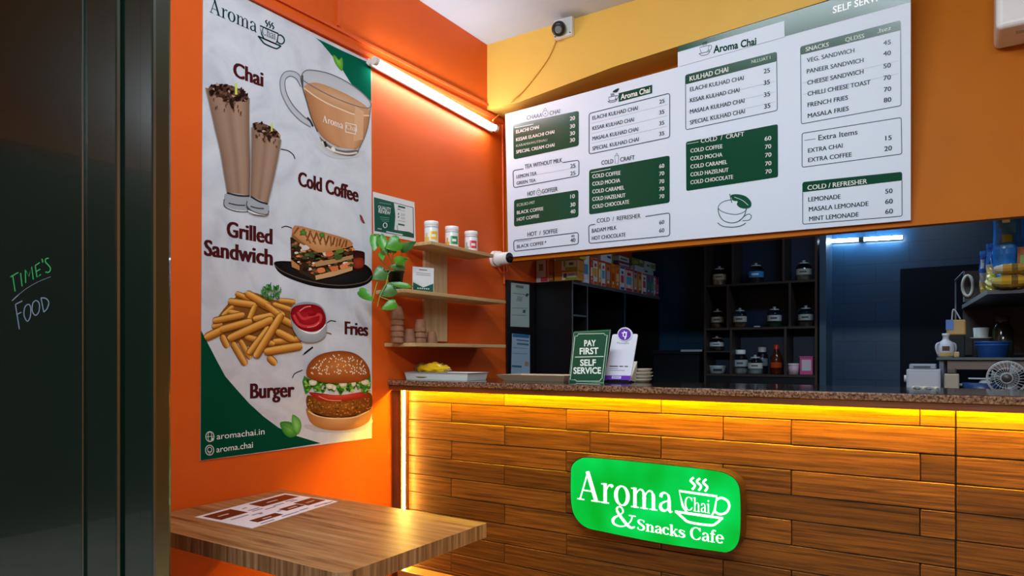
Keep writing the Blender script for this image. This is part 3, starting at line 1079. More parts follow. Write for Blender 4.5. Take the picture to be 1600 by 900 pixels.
# fries with a ketchup bowl
fr_ = Art(pp, 0.0008).fr(*A3)
def fry(x0, y0, x1, y1, w):
    a = math.atan2(y1 - y0, x1 - x0)
    r = w / 2
    def cap(cx, cy, s): return [(cx + r * .95 * math.cos(s + k * math.pi / 6), cy + r * .95 * math.sin(s + k * math.pi / 6)) for k in range(7)]
    out = cap(x1, y1, a - math.pi / 2) + cap(x0, y0, a + math.pi / 2)
    n1 = [(x1 + (x0 - x1) * t, y1 + (y0 - y1) * t) for t in (0, .25, .5, .75, 1)]
    nx, ny = -math.sin(a) * r, math.cos(a) * r
    if ny > 0: nx, ny = -nx, -ny
    ex, ey = math.cos(a) * r * .6, math.sin(a) * r * .6
    L = [(p[0] + nx * s, p[1] + ny * s) for p, s in zip([(n1[0][0] + ex, n1[0][1] + ey)] + n1 + [(n1[-1][0] - ex, n1[-1][1] - ey)], (.55, .95, 1, 1, 1, .95, .55))]
    Rr = [(p[0] - nx * s, p[1] - ny * s) for p, s in zip([(n1[0][0] + ex, n1[0][1] + ey)] + n1 + [(n1[-1][0] - ex, n1[-1][1] - ey)], (.55, .95, 1, 1, 1, .95, .55))]
    fr_.poly(L + list(reversed(Rr)), '7a4a1c')
    k = .9
    L2 = [(p[0] * k + q[0] * (1 - k), p[1] * k + q[1] * (1 - k)) for p, q in zip(L, Rr)]
    R2 = [(q[0] * k + p[0] * (1 - k), q[1] * k + p[1] * (1 - k)) for p, q in zip(L, Rr)]
    fr_.strip(L2, R2, ['d99a4a', 'e6ae5c', 'd8953f', 'b8722a', '9a5a20'])
fr_.blob([(110, 600), (200, 470), (300, 420), (420, 460), (540, 500), (560, 680), (420, 740), (280, 700), (160, 660)], '8a5624', '7a4a1e', 3)
for s in [(405, 765, 430, 790, 40), (160, 655, 182, 700, 38), (255, 680, 300, 760, 34), (215, 690, 275, 792, 38), (460, 465, 530, 472, 28), (430, 485, 515, 512, 30), (165, 540, 210, 500, 30),
          (112, 600, 150, 590, 30), (430, 680, 560, 665, 38), (285, 655, 420, 690, 36), (235, 430, 300, 458, 30), (200, 470, 330, 488, 40), (200, 525, 262, 540, 36), (300, 560, 325, 500, 34),
          (330, 560, 425, 540, 38), (120, 570, 262, 540, 38), (78, 655, 148, 622, 44), (155, 615, 300, 575, 42), (345, 470, 470, 540, 40), (290, 430, 400, 492, 42), (390, 490, 455, 540, 36),
          (470, 560, 525, 590, 40), (450, 630, 520, 665, 44), (390, 730, 560, 702, 46), (300, 735, 395, 612, 38), (200, 660, 408, 566, 46), (335, 750, 462, 545, 44)]:
    fry(*s)
for i in range(70):
    a = rs.uniform(0, 6.28); q = math.sqrt(rs.random())
    x, y = 415 + 50 * q * math.cos(a), 430 + 42 * q * math.sin(a)
    al = rs.uniform(-2.6, -.5)
    l = rs.uniform(12, 26)
    fr_.stroke([(x, y), (x + l * math.cos(al), y + l * math.sin(al))], [8, 3], rs.choice(['2c6a2c', '1f4f22', '4a8a3a', '39782f']))
    if i % 4: fr_.off -= fr_.LAY
fr_.up()
bowl = [(512, 545), (516, 505), (545, 482), (600, 472), (660, 485), (692, 520), (702, 580), (698, 640), (670, 672), (620, 684), (570, 675), (540, 640), (522, 600)]
fr_.blob(bowl, '8f939a', 'c9ccd0', 4)
fr_.stroke([(515, 540), (540, 590), (590, 628), (650, 632), (695, 590)], 8, 'eceeee', 4)
ket = [(512, 535), (525, 502), (560, 488), (620, 484), (670, 500), (695, 545), (692, 590), (660, 620), (610, 628), (560, 612), (525, 575)]
fr_.blob(ket, '7c1018', 'b01f26', 4)
fr_.stroke([(530, 540), (560, 590), (620, 600), (665, 575), (668, 540), (630, 545), (580, 560), (550, 525)], 14, 'c83a3c', 5)
fr_.stroke([(585, 520), (610, 505), (640, 512), (640, 535), (605, 540)], 16, '8e1219', 4)
fr_.stroke([(560, 520), (590, 500), (620, 495)], 5, 'e88a84', 4)
fr_.stroke([(600, 605), (640, 598), (662, 580)], 4, 'e88a84', 4)
fr_.build('fries_picture', poster)

# burger
bg = Art(pp, 0.0008).fr(*A4)
bg.blob([(800, 600), (850, 640), (1050, 660), (1230, 630), (1262, 560), (1100, 600)], 'bdbbc0', '9a948e', 4)
bg.blob([(806, 485), (880, 535), (1000, 552), (1150, 540), (1258, 478), (1256, 555), (1215, 600), (1140, 630), (1045, 642), (930, 635), (850, 600), (815, 550)], 'a86a34', 'd9a468', 4, (0, -12))
bg.stroke([(818, 505), (880, 540), (1000, 558), (1150, 547), (1245, 500)], 7, 'e8c898', 4)
bg.blob([(812, 395), (900, 420), (1050, 425), (1180, 405), (1258, 380), (1260, 485), (1180, 525), (1060, 548), (960, 544), (870, 520), (810, 480)], '6b3a14', '9a5c20', 4)
for i in range(240):
    x = rs.uniform(815, 1252); y = rs.uniform(418, 540 - abs(x - 1030) ** 2 / 900)
    s = rs.uniform(4, 10)
    c = rs.choice(['b4742c', '8a4e18', 'c98a3c', '6e3c12', 'a5651f'])
    bg.poly([(x - s, y), (x, y - s * .6), (x + s, y), (x, y + s * .6)], c)
    bg.off -= bg.LAY
bg.up()
bg.blob([(825, 372), (900, 385), (1050, 392), (1190, 370), (1255, 360), (1225, 400), (1140, 425), (1040, 438), (930, 436), (860, 412)], '9c2418', 'd24a34', 4)
bg.stroke([(890, 400), (960, 428), (1050, 432)], 5, 'e89a80', 4)
let_top = [(790 + i * 16, 262 + 26 * math.sin(i * .35)) for i in range(30)]
let_bot = [(780 + i * 16.4, 350 + 26 * math.sin(i * 1.25) + 20 * math.sin(i * .5) + 8 * math.sin(i * 2.9)) for i in range(30)]
bg.poly([(775, 300), (790, 255)] + let_top[1:] + [(1258, 300)] + list(reversed(let_bot[1:])), '3f7a26')
for i in range(120):
    x = rs.uniform(800, 1248); y = rs.uniform(292, 370)
    s = rs.uniform(8, 20)
    c = rs.choice(['6aa63c', '8cc458', '2f5f1c', '4d8a2c', 'a6d070', '234a16'])
    al = rs.uniform(0, 3)
    bg.poly([(x + s * math.cos(al + k * 1.25) * (1 if k % 2 else .5), y + .7 * s * math.sin(al + k * 1.25)) for k in range(5)], c)
    if i % 3: bg.off -= bg.LAY
bg.up()
for (x, y, w) in [(850, 305, 26), (970, 330, 26), (1060, 315, 26), (1135, 312, 16), (1215, 300, 26), (1000, 340, 14)]:
    bg.blob([(x - w, y - 14), (x + w, y - 12), (x + w * .8, y + 16), (x - w * .6, y + 18)], 'c8c2a0', 'e8e4cc', 3)
bun = [(803, 232), (815, 185), (850, 140), (900, 108), (975, 88), (1060, 82), (1140, 98), (1200, 138), (1240, 195), (1252, 245), (1235, 275), (1180, 298), (1060, 310), (940, 306), (850, 284), (812, 262)]
bg.blob(bun, '8a4016', 'c8783a', 4, (10, -25), 6)
sd = []
for i in range(110):
    x = rs.uniform(840, 1225)
    lo = 100 + abs(x - 1045) ** 2 / 420
    y = lo + (245 - lo) * rs.random() ** .9
    if y < 250 and lo < 240:
        sd.append((x, y, 4.2, 6.5, rs.uniform(-.9, .9)))
bg.dots(sd, 'ead7b4')
bg.build('burger_picture', poster)

# ------------------------------------------------------------------ menu board hanging under the beam
BX = 3.585
# the board is hung leaning forward: its foot on the lintel, its upper right part before the beam
bp_ = Plane((0, BX, 1.915), (0, -0.935, -0.185))
GRN = '0c4a32'
TXT = '2c3338'
board = thing('menu_board', 'large white wall menu board with green price boxes above the counter', 'menu board', Vector((1.1, BX, 1.92)))
oL = [(789.5, 178.5), (1059, 105), (1059, 73), (1226, 22), (1423, -38), (1423, 344), (1060, 375.5), (794, 402)]
mbm = MB()
mbm.prism([bp_.hit(*p) for p in oL], (0, 0.007, 0))
mbm.build('board', pmat('white_board_vinyl', 'e0ecfa', 0.55, spec=0.2), board)
hs = Art(bp_, 0.0008)
hs.poly([(1059, 73), (1226, 22), (1423, -38), (1423, 3), (1226, 57), (1226, 32.5), (1059, 81.5)], GRN)
hs.text('SELF SERVICE', (1301.3, 21), (1390, -4), 10.5, 'eef0ec', 0.012)
hs.build('header_strip', board, INKG)
lp = MB()
lp.prism([bp_.hit(*p, 0.004) for p in rrect((1059.5, 81.5), (1225.5, 32.5), (1226, 57.5), (1059.5, 104.5), 2)], (0, 0.003, 0))
lpo = lp.build('logo_plate', pmat('white_board_vinyl', 'e0ecfa', 0.55, spec=0.2), board)
la = Art(bp_, 0.0048).fr(.25, 1040, 0)
la.text('Aroma Chai', (298, 332), (567, 278), 44, '15402f', 0.03)
cup_logo(la, (212, 268), (290, 250), (212, 352), '33504a', 0.9)
la.build('lettering', lpo)

ZA, ZB, ZC = (0.3, 780, 130), (0.25, 1040, 0), (400 / 1565.0, 1040, 170)
PB = '3f5560'


def panel(fr, quad, mode, items, title=None, head=None, gap=None, dividers=(), icon=None, fs=20, titleh=22):
    A = Art(bp_, 0.0009).fr(*fr)
    tl, tr, br, bl = quad
    r = rrect(tl, tr, br, bl, 14)
    if mode == 'fill':
        A.poly(r, GRN)
    elif mode == 'head':
        hl, hr = head
        A.stroke(r, 4.5, PB, closed=True)
        A.poly(rrect(tl, tr, hr, hl, 10), GRN)
    else:
        if gap:
            # outline left open under the title
            k = r.index(min(r, key=lambda p: (p[0] - tl[0]) + (p[1] - tl[1])))
            A.stroke(r, 4.5, PB, closed=True)
            t0, t1 = gap
            def e(t, dy): return (tl[0] + (tr[0] - tl[0]) * t, tl[1] + (tr[1] - tl[1]) * t + dy)
            A.up(2)
            A.poly([e(t0, -5), e(t1, -5), e(t1, 5), e(t0, 5)], 'e6f2ff')
        else:
            A.stroke(r, 4.5, PB, closed=True)
    for t in dividers:
        a = (tl[0] + (bl[0] - tl[0]) * t, tl[1] + (bl[1] - tl[1]) * t)
        b = (tr[0] + (br[0] - tr[0]) * t, tr[1] + (br[1] - tr[1]) * t)
        A.stroke([(a[0] + 12, a[1] - 1), (b[0] - 12, b[1] + 1)], 1.6, 'b4bac2' if mode != 'fill' else '2c6a50')
    o = A.build('menu_panel', board, INKG)
    T = Art(bp_, 0.0015).fr(*fr)
    tc = 'e9ece8' if mode == 'fill' else TXT
    for it in items:
        s, a, b = it[0], it[1], it[2]
        hh = it[3] if len(it) > 3 else fs
        c = it[4] if len(it) > 4 else tc
        T.text(s, a, b, hh, c, 0.0, fat=hh * .03)
        T.off -= T.LAY
    if title:
        for (s, a, b, *c) in title:
            T.text(s, a, b, c[1] if len(c) > 1 else titleh, c[0] if c else TXT, 0.0, fat=.5)
            T.off -= T.LAY
    if icon:
        for kind, x, y, s, c in icon:
            if kind == 'ring':
                T.stroke([(x + s * math.cos(a), y + s * math.sin(a)) for a in [i * math.pi / 8 for i in range(16)]], 2.5, c, closed=True)
                T.stroke([(x - s * .6, y - s), (x, y - s * 1.9), (x + s * .5, y - s)], 2.2, c, 4)
                T.dots([(x, y, s * .25, s * .25, 0)], c)
            elif kind == 'glass':
                T.stroke([(x - s * .5, y - s), (x + s * .5, y - s), (x + s * .38, y + s), (x - s * .38, y + s)], 2.5, c, closed=True)
                T.stroke([(x - s * .3, y - s), (x, y - s * 1.7), (x + s * .4, y - s)], 2.2, c, 4)
            elif kind == 'line':
                T.stroke([(x, y), (s[0], s[1])], 2.6, c)
    T.build('lettering', o, INKG)


def price(s, x, y, w=27, drop=2, h=20): return (s, (x, y), (x + w, y - drop), h)

W_ = 'e9ece8'
panel(ZA, [(72, 215), (415, 143), (415, 326), (75, 398)], 'fill',
      [('ELACHI CHAI', (88, 262), (207, 236), 17), ('KESAR ELAACHI CHAI', (88, 303), (287, 261), 17), ('KARAMAWUTINAU', (88, 333), (250, 301), 13, '9fb8a8'),
       ('SPECIAL CREAM CHAI', (88, 367), (288, 329), 17), price('20', 368, 195, drop=5), price('30', 368, 236, drop=5), price('30', 368, 273, drop=5), price('30', 368, 308, drop=5)],
      [('CHAAA', (143, 192), (224, 176)), ('CHAI', (262, 168), (316, 156))], icon=[('ring', 240, 158, 15, '56646a'), ('line', 80, 233, (178, 213), W_)])
panel(ZA, [(72, 455), (415, 400), (415, 482), (75, 545)], 'line', [('LEMON TEA', (90, 496), (195, 476), 17), ('GREEN TEA', (90, 530), (190, 513), 17), price('25', 370, 442, drop=4), price('25', 370, 481, drop=4)],
      [('TEA WITHOUT MILK', (133, 446), (328, 411))], gap=(.16, .75), dividers=(.47,))
panel(ZA, [(77, 608), (413, 555), (413, 697), (77, 748)], 'fill',
      [('ECBUIO-MIT', (92, 643), (186, 627), 15, 'aebfb4'), ('BLACK COFFEE', (92, 683), (230, 661), 17), ('HOT COFFEE', (92, 719), (208, 699), 17), price('10', 370, 601, 24, 4), price('30', 370, 644, drop=4),
       price('40', 370, 680, drop=4)], [('HOT', (147, 588), (188, 581)), ('GOFFEER', (222, 575), (304, 561))], icon=[('ring', 206, 570, 12, '6a767c')])
panel(ZA, [(75, 820), (412, 777), (412, 838), (77, 876)], 'line', [('BLACK COFFEE *', (92, 860), (246, 838), 17), ('--------', (92, 832), (166, 823), 20, '7a8288'), price('40', 374, 803, 18, 2, 12), price('40', 370, 829, drop=3)],
      [('HOT  /  SOFFEE', (147, 799), (304, 779))])
# second column
lg = Art(bp_, 0.0009).fr(*ZA)
lg.poly([(622, 52), (797, 8), (797, 52), (622, 98)], GRN)
lgo = lg.build('brand_tag', board, INKG)
lg = Art(bp_, 0.0015).fr(*ZA)
lg.text('Aroma Chai', (632, 86), (786, 47), 27, 'eef0ec', 0.025)
cup_logo(lg, (568, 58), (622, 46), (568, 104), '3a4a4c', 1.2)
lg.blob([(590, 45), (610, 30), (625, 28), (612, 48)], '2a3a34', '2a3a34', 3)
lg.build('lettering', lgo)
panel(ZA, [(468, 158), (888, 52), (888, 282), (468, 370)], 'line',
      [('ELACHI KULHAD CHAI', (485, 192), (722, 138)), ('KESAR KULHAD CHAI', (485, 246), (702, 198)), ('MASALA KULHAD CHAI', (485, 299), (724, 248)), ('SPECIAL KULHAD CHAI', (485, 351), (727, 301)),
       price('25', 834, 107, drop=6), price('35', 833, 163, drop=6), price('35', 833, 220, drop=6), price('35', 833, 275, drop=6)], dividers=(.25, .5, .74))
panel(ZA, [(468, 452), (888, 376), (888, 622), (468, 685)], 'fill',
      [('COLD COFFEE', (485, 496), (632, 476)), ('COLD MOCHA', (485, 535), (630, 515)), ('COLD CARAMEL', (485, 575), (652, 553)), ('COLD HAZELNUT', (485, 614), (658, 593)), ('COLD CHOCOLATE', (485, 654), (677, 627)),
       price('60', 833, 443, drop=4), price('70', 833, 482, drop=4), price('70', 833, 523, drop=4), price('70', 833, 562, drop=4), price('70', 833, 601, drop=4)],
      [('COLD', (532, 426), (594, 416)), ('CRAFT', (630, 409), (706, 397))], icon=[('glass', 612, 398, 20, '6a767c'), ('line', 478, 466, (580, 446), W_)])
panel(ZA, [(466, 740), (888, 675), (888, 795), (468, 835)], 'line', [('BADAM MILK', (482, 779), (612, 761)), ('HOT CHOCOLATE', (482, 818), (658, 798)), price('60', 833, 736, drop=4), price('60', 833, 778, drop=3)],
      [('COLD  /  REFRESHER', (508, 728), (736, 701))], gap=(.08, .7))
# third column
panel(ZB, [(124, 470), (694, 325), (698, 690), (126, 812)], 'head',
      [('ELACHI KULHAD CHAI', (152, 572), (488, 499), 26), ('KESAR KULHAD CHAI', (152, 641), (462, 574), 26), ('MASALA KULHAD CHAI', (152, 711), (493, 641), 26), ('SPECIAL KULHAD CHAI', (152, 779), (495, 707), 26),
       ('25', (613, 460), (652, 452), 28), ('35', (613, 533), (652, 525), 28), ('35', (614, 607), (653, 599), 28), ('35', (615, 680), (655, 672), 28),
       ('KULHAD CHAI', (150, 508), (392, 447), 30, W_), ('NLLUAT I', (537, 397), (655, 368), 20, 'b8cfc0')], head=((124, 528), (694, 383)), dividers=(.5, .68, .85))
panel(ZC, [(124, 203), (686, 93), (688, 418), (126, 503)], 'fill',
      [('COLD COFFEE', (152, 269), (348, 240), 24), ('COLD MOCHA', (152, 317), (347, 291), 24), ('COLD CARAMEL', (152, 366), (377, 336), 24), ('COLD HAZELNUT', (152, 414), (385, 384), 24), ('COLD CHOCOLATE', (152, 462), (413, 427), 24),
       ('60', (605, 196), (646, 190), 25), ('70', (607, 246), (646, 240), 25), ('70', (608, 297), (647, 291), 25), ('70', (608, 349), (647, 343), 25), ('70', (609, 398), (648, 392), 25)],
      [('COLD  /  CRAFT', (215, 209), (480, 166), W_, 26)], icon=[('line', 132, 215, (202, 202), W_)])
# fourth column
panel(ZB, [(843, 293), (1468, 128), (1472, 660), (848, 775)], 'head',
      [('VEG. SANDWICH', (882, 391), (1180, 327), 27), ('PANEER SANDWICH', (882, 460), (1237, 388), 27), ('CHEESE SANDWICH', (885, 531), (1237, 459), 27), ('CHILLI CHEESE TOAST', (887, 600), (1280, 525), 27),
       ('FRENCH FRIES', (887, 670), (1140, 622), 27), ('MASALA FRIES', (888, 738), (1145, 690), 27), ('45', (1360, 283), (1408, 275), 28), ('40', (1360, 350), (1408, 343), 28), ('50', (1361, 428), (1408, 420), 28),
       ('70', (1361, 502), (1408, 495), 28), ('70', (1364, 574), (1410, 567), 28), ('80', (1363, 641), (1411, 634), 28), ('SNACKS', (875, 322), (1020, 290), 26, 'd5ddd4'), ('QLDSS', (1122, 262), (1242, 236), 26, 'c4d2c6'),
       ('.lsez', (1325, 208), (1410, 186), 26, 'b8cfc0')], head=((843, 343), (1470, 188)), dividers=(.47, .62))
panel(ZC, [(834, 150), (1440, 53), (1444, 276), (834, 358)], 'line', [('EXTRA CHAI', (870, 269), (1082, 237), 26), ('EXTRA COFFEE', (871, 327), (1138, 291), 26), ('15', (1343, 194), (1382, 189), 28), ('20', (1337, 259), (1384, 252), 28)],
      [('Extra Items', (934, 193), (1173, 156), TXT, 32)], icon=[('line', 848, 193, (916, 183), PB)])
panel(ZC, [(838, 450), (1444, 387), (1446, 656), (838, 706)], 'head',
      [('LEMONADE', (872, 568), (1070, 549), 27), ('MASALA LEMONADE', (875, 628), (1240, 592), 27), ('MINT LEMONADE', (877, 687), (1180, 658), 27), ('50', (1342, 519), (1388, 514), 28), ('60', (1342, 582), (1389, 577), 28),
       ('60', (1342, 643), (1390, 638), 28), ('COLD / REFRESHER', (867, 497), (1232, 456), 28, W_)], head=((838, 510), (1444, 438)))
cp = Art(bp_, 0.0009).fr(*ZC)
LC = '3a5a58'
cp.stroke([(322, 600), (345, 572), (400, 556), (455, 562), (492, 590), (490, 622), (440, 645), (380, 640), (335, 622)], 4, LC, 4, True)
cp.stroke([(322, 605), (325, 640), (350, 680), (395, 697), (440, 690), (480, 655), (492, 612)], 5, LC, 4)
cp.stroke([(450, 688), (490, 650), (515, 645), (524, 660), (510, 680), (470, 684)], 4, LC, 4)
cp.stroke([(318, 697), (350, 718), (410, 724), (460, 715), (490, 698)], 5, LC, 4)
cp.stroke([(392, 520), (398, 548), (405, 575)], 5, '1f5a40', 3)
cp.poly([(400, 527), (440, 522), (490, 535), (522, 568), (520, 600), (490, 610), (455, 604), (435, 585), (440, 565), (415, 562), (402, 545)], '14573c', 3)
cp.stroke([(420, 540), (470, 560), (505, 590)], 3, 'e6f2ff', 4)
cp.build('printed_cup', board, INKG)

# ------------------------------------------------------------------ tube lamp and cable runs on the left wall
a = atX(584, 94, 0.055); b = atX(777, 202, 0.055)
a = Vector((0.055, a.y, a.z)); b = Vector((0.055, min(b.y, 3.43), b.z))
tl_ = thing('tube_lamp', 'glowing white tube lamp slanting up the orange wall beside the poster', 'lamp', (0.03, (a.y + b.y) / 2, (a.z + b.z) / 2))
d = (b - a).normalized()
TUBE = pmat('glowing_tube', 'ffffff', 0.5, emit='f4f6ff', estr=TUBE_E)
MB().tube([a + d * 0.02, b - d * 0.02], 0.016, 16).build('tube', TUBE, tl_)
WPL = pmat('white_plastic', 'dcdcda', 0.4)
mbt = MB()
off = Vector((-0.034, 0, 0))
mbt.tube([a + off, b + off], 0.018, 4)
mbt.build('batten', WPL, tl_)
for p, q in ((a, a + d * 0.022), (b - d * 0.022, b)):
    MB().tube([p, q], 0.02, 14).build('end_cap', WPL, tl_)

ORP = pmat('orange_painted_conduit', 'd8541c', 0.5)
def conduit(p, q, x, w, name, label, X=0.0):
    u = atX(*p, X + x); v = atX(*q, X + x)
    m = MB()
    n = (v - u).cross(Vector((1, 0, 0))).normalized() * (w / 2)
    m.prism([Vector((0.001, k.y, k.z)) for k in (u + n, v + n, v - n, u - n)], (x, 0, 0))
    o = m.build(name, ORP)
    return tag(o, label, 'conduit')
conduit((372, -16), (786, 190), 0.016, 0.022, 'cable_conduit', 'upper orange cable trunking slanting along the wall above the tube lamp')
conduit((400, -20), (775, 170), 0.010, 0.012, 'cable_conduit', 'thin orange cable pipe running just above the slanting trunking')
conduit((529.5, -8), (529.5, 40), 0.010, 0.011, 'cable_conduit', 'short upright orange cable pipe above the poster, near the ceiling')
pipe = MB()
u = atX(785, 195, 0.012); v = atX(797, 445, 0.012)
pipe.tube([Vector((0.012, u.y, u.z)), Vector((0.012, u.y + 0.02, v.z))], 0.006, 10)
tag(pipe.build('cable_conduit', ORP), 'upright orange pipe in the corner left of the menu board', 'conduit')

# ------------------------------------------------------------------ ceiling camera on the yellow beam
cc = atY(882, 46, BEAM_Y)
cct = thing('security_camera', 'square white security camera with round black lens high on the yellow beam', 'security camera', cc)
MB().box(cc.x - 0.05, cc.x + 0.065, BEAM_Y - 0.035, BEAM_Y - 0.001, cc.z - 0.055, cc.z + 0.062, bev=0.006).build('back_box', WPL, cct)
lc = atY(873, 45, BEAM_Y - 0.075)
aim = ((CAM - lc).normalized() + Vector((-.1, 0, -.12))).to_track_quat('Z', 'Y').to_matrix().to_4x4()
MB().lathe([(0.0, -0.045), (0.03, -0.044), (0.038, -0.03), (0.04, 0.0), (0.036, 0.018), (0.027, 0.026), (0.022, 0.024)], lc, 24, mat=aim).build('eyeball', pmat('black_camera_shell', '17191c', 0.3), cct)
e = Matrix.Translation(Vector((0, 0, 0)))
MB().lathe([(0.021, 0.02), (0.021, 0.028), (0.017, 0.031)], lc, 20, mat=aim).build('lens_ring', pmat('grey_lens_ring', '8b9096', 0.25, 0.7), cct)
MB().lathe([(0.0, 0.026), (0.014, 0.027), (0.0165, 0.0265)], lc, 20, mat=aim).build('lens', pmat('lens_glass', '0a0c10', 0.05), cct)
scr = MB()
for sx in (-0.04, 0.055):
    for sz in (-0.045, 0.05):
        scr.lathe([(0.004, 0), (0.004, 0.003), (0.002, 0.004)], (cc.x + sx, BEAM_Y - 0.035, cc.z + sz), 10, mat=Matrix.Rotation(math.radians(90), 4, 'X'))
scr.build('screw', pmat('dark_screw', '4a4a48', 0.4, 0.8), cct)
cab = [atY(869, 62, BEAM_Y - 0.006), atY(858, 88, BEAM_Y - 0.006), atY(838, 117, BEAM_Y - 0.006), atY(814, 146, BEAM_Y - 0.008), atY(800, 157, BEAM_Y - 0.02), atX(785, 174, 0.03), atX(770, 188, 0.04)]
cm = MB().tube([Vector(p) for p in smoothpath([tuple(p) for p in cab], 4)], 0.0045, 8)
tag(cm.build('camera_cable', pmat('yellow_cable', 'e0a63a', 0.5)), 'thin yellow cable drooping from the camera down to the tube lamp', 'cable')

# round white lampholder-like spot camera at the end of the top shelf
bc = atX(772, 405, 0.0)
bct = thing('bullet_camera', 'small white cylindrical camera on the wall at the right end of the top shelf', 'security camera', (0.002, bc.y, bc.z))
RY = Matrix.Rotation(math.radians(90), 4, 'Y') @ Matrix.Rotation(math.radians(2), 4, 'X')
MB().lathe([(0.05, 0.0), (0.05, 0.018), (0.043, 0.026), (0.02, 0.03)], (0.002, bc.y, bc.z), 24, mat=RY).build('wall_flange', WPL, bct)
RY2 = Matrix.Rotation(math.radians(-12), 4, 'Z') @ Matrix.Rotation(math.radians(92), 4, 'Y')
MB().lathe([(0.022, 0.02), (0.046, 0.026), (0.046, 0.05), (0.036, 0.056), (0.036, 0.125), (0.032, 0.13)], (0.002, bc.y, bc.z), 24, mat=RY2).build('body', WPL, bct)
MB().lathe([(0.0, 0.131), (0.031, 0.131), (0.031, 0.134), (0.026, 0.135), (0.0, 0.133)], (0.002, bc.y, bc.z), 24, mat=RY2).build('lens', pmat('lens_glass', '0a0c10', 0.05), bct)
MB().tube([Vector(p) for p in smoothpath([(0.03, bc.y, bc.z - .05), (0.04, bc.y + .03, bc.z - .085), (0.03, bc.y + .10, bc.z - .07), (0.015, bc.y + .11, bc.z - .02)], 5)], 0.005, 8).build('cable', pmat('orange_cable', 'b8481c', 0.5), bct)

# air conditioner at the top right
ac0 = atY(1556, 47, 3.38)
ac = thing('air_conditioner', 'white wall air conditioner cropped by the top right corner of the view', 'air conditioner', (ac0.x + 0.4, 3.5, ac0.z))
MB().box(ac0.x, ac0.x + 0.85, 3.37, LINT_Y - 0.002, ac0.z, ac0.z + 0.225, bev=0.022, seg=4).build('body', pmat('ac_white_plastic', 'e2e0de', 0.35), ac)
MB().box(ac0.x + 0.07, ac0.x + 0.8, 3.42, 3.46, ac0.z - 0.004, ac0.z + 0.003, bev=0.002).build('louvre', pmat('ac_grey_slot', 'b9b6b3', 0.4), ac)

# ------------------------------------------------------------------ small poster, shelves and what stands on them
qa = [(583, 299.5), (647.5, 316), (649.5, 377.5), (584, 365)]
q_ = Art(PXp(0.003), 0.0005, 0.1, 575, 295)
qp = thing('wall_notice', 'small green and white laminated notice on the wall above the plant', 'notice', atX(615, 340, 0.001))
MB().prism([PXp(0.003).hit(*p) for p in qa], (-0.002, 0, 0)).build('sheet', pmat('notice_white', 'd8dadb', 0.3), qp)
q_.poly([(92, 130), (405, 212), (710, 290), (720, 770), (400, 712), (102, 658)], '0a4c3c')
q_.poly([(405, 222), (700, 298), (706, 700), (640, 672), (412, 640), (428, 430), (420, 330)], 'd5dadb')
q_.text('QUALITY', (158, 308), (360, 350), 50, 'cfd8d4', 0.02)
q_.text('REVIEW', (165, 372), (352, 408), 50, 'cfd8d4', 0.02)
for (x0, y0, x1, y1, w, c) in [(175, 215, 360, 245, 14, '5a8a7c'), (185, 440, 335, 455, 14, '4a8070'), (195, 470, 330, 485, 14, '4a8070'), (215, 500, 330, 512, 12, '4a8070'), (150, 620, 215, 632, 18, '8fb0a4'),
                               (285, 670, 540, 720, 20, 'c2d2cc'), (470, 272, 582, 300, 26, '24463e'), (460, 318, 505, 324, 12, '24463e'), (470, 390, 485, 392, 30, '24463e'), (470, 438, 486, 441, 30, '24463e'),
                               (510, 335, 580, 350, 16, 'b4bcbc'), (515, 400, 580, 412, 40, 'b8c0c0'), (515, 455, 580, 465, 30, 'b8c0c0'), (465, 495, 585, 515, 14, 'a8b2b2'), (470, 550, 572, 572, 26, '1a5648'),
                               (455, 570, 465, 660, 8, '3a3a3a')]:
    q_.stroke([(x0, y0), (x1, y1)], w, c); q_.off -= q_.LAY
q_.up()
q_.stroke([(268 + 30 * math.cos(t), 570 + 38 * math.sin(t)) for t in [i * math.pi / 6 for i in range(12)]], 12, 'd5dadb', closed=True)
q_.build('printed_area', qp, INKG)

PINE = wood('pale_pine', [(0.3, 'b08c5e'), (0.6, 'c7a473'), (0.8, 'd2b182')], 'y', 3, rough=0.5, stretch=12)
PINEV = wood('pale_pine_upright', [(0.3, 'b8996c'), (0.6, 'd0b186'), (0.8, 'dcc096')], 'z', 3, rough=0.5, stretch=12)
shelf = thing('wall_shelf', 'three-tier pine wall shelf with one wide upright on the orange wall', 'shelf', (0.1, 2.9, 1.36))
MB().box(0.001, 0.02, 2.81, 3.0, 1.375, 1.868, bev=0.002).build('upright', PINEV, shelf)
S1, S2, S3 = 1.868, 1.615, 1.360
for (ya, yb, zt, th) in [(2.64, 3.19, S1, 0.018), (2.44, 3.315, S2, 0.018), (2.52, 3.315, S3, 0.018)]:
    MB().box(0.0205 if zt == S1 else 0.001, 0.2, ya, yb, zt - th, zt, bev=0.0025).build('shelf_board', PINE, shelf) if zt != S2 else \
        MB().box(0.021, 0.2, ya, yb, zt - th, zt, bev=0.0025).build('shelf_board', PINE, shelf)


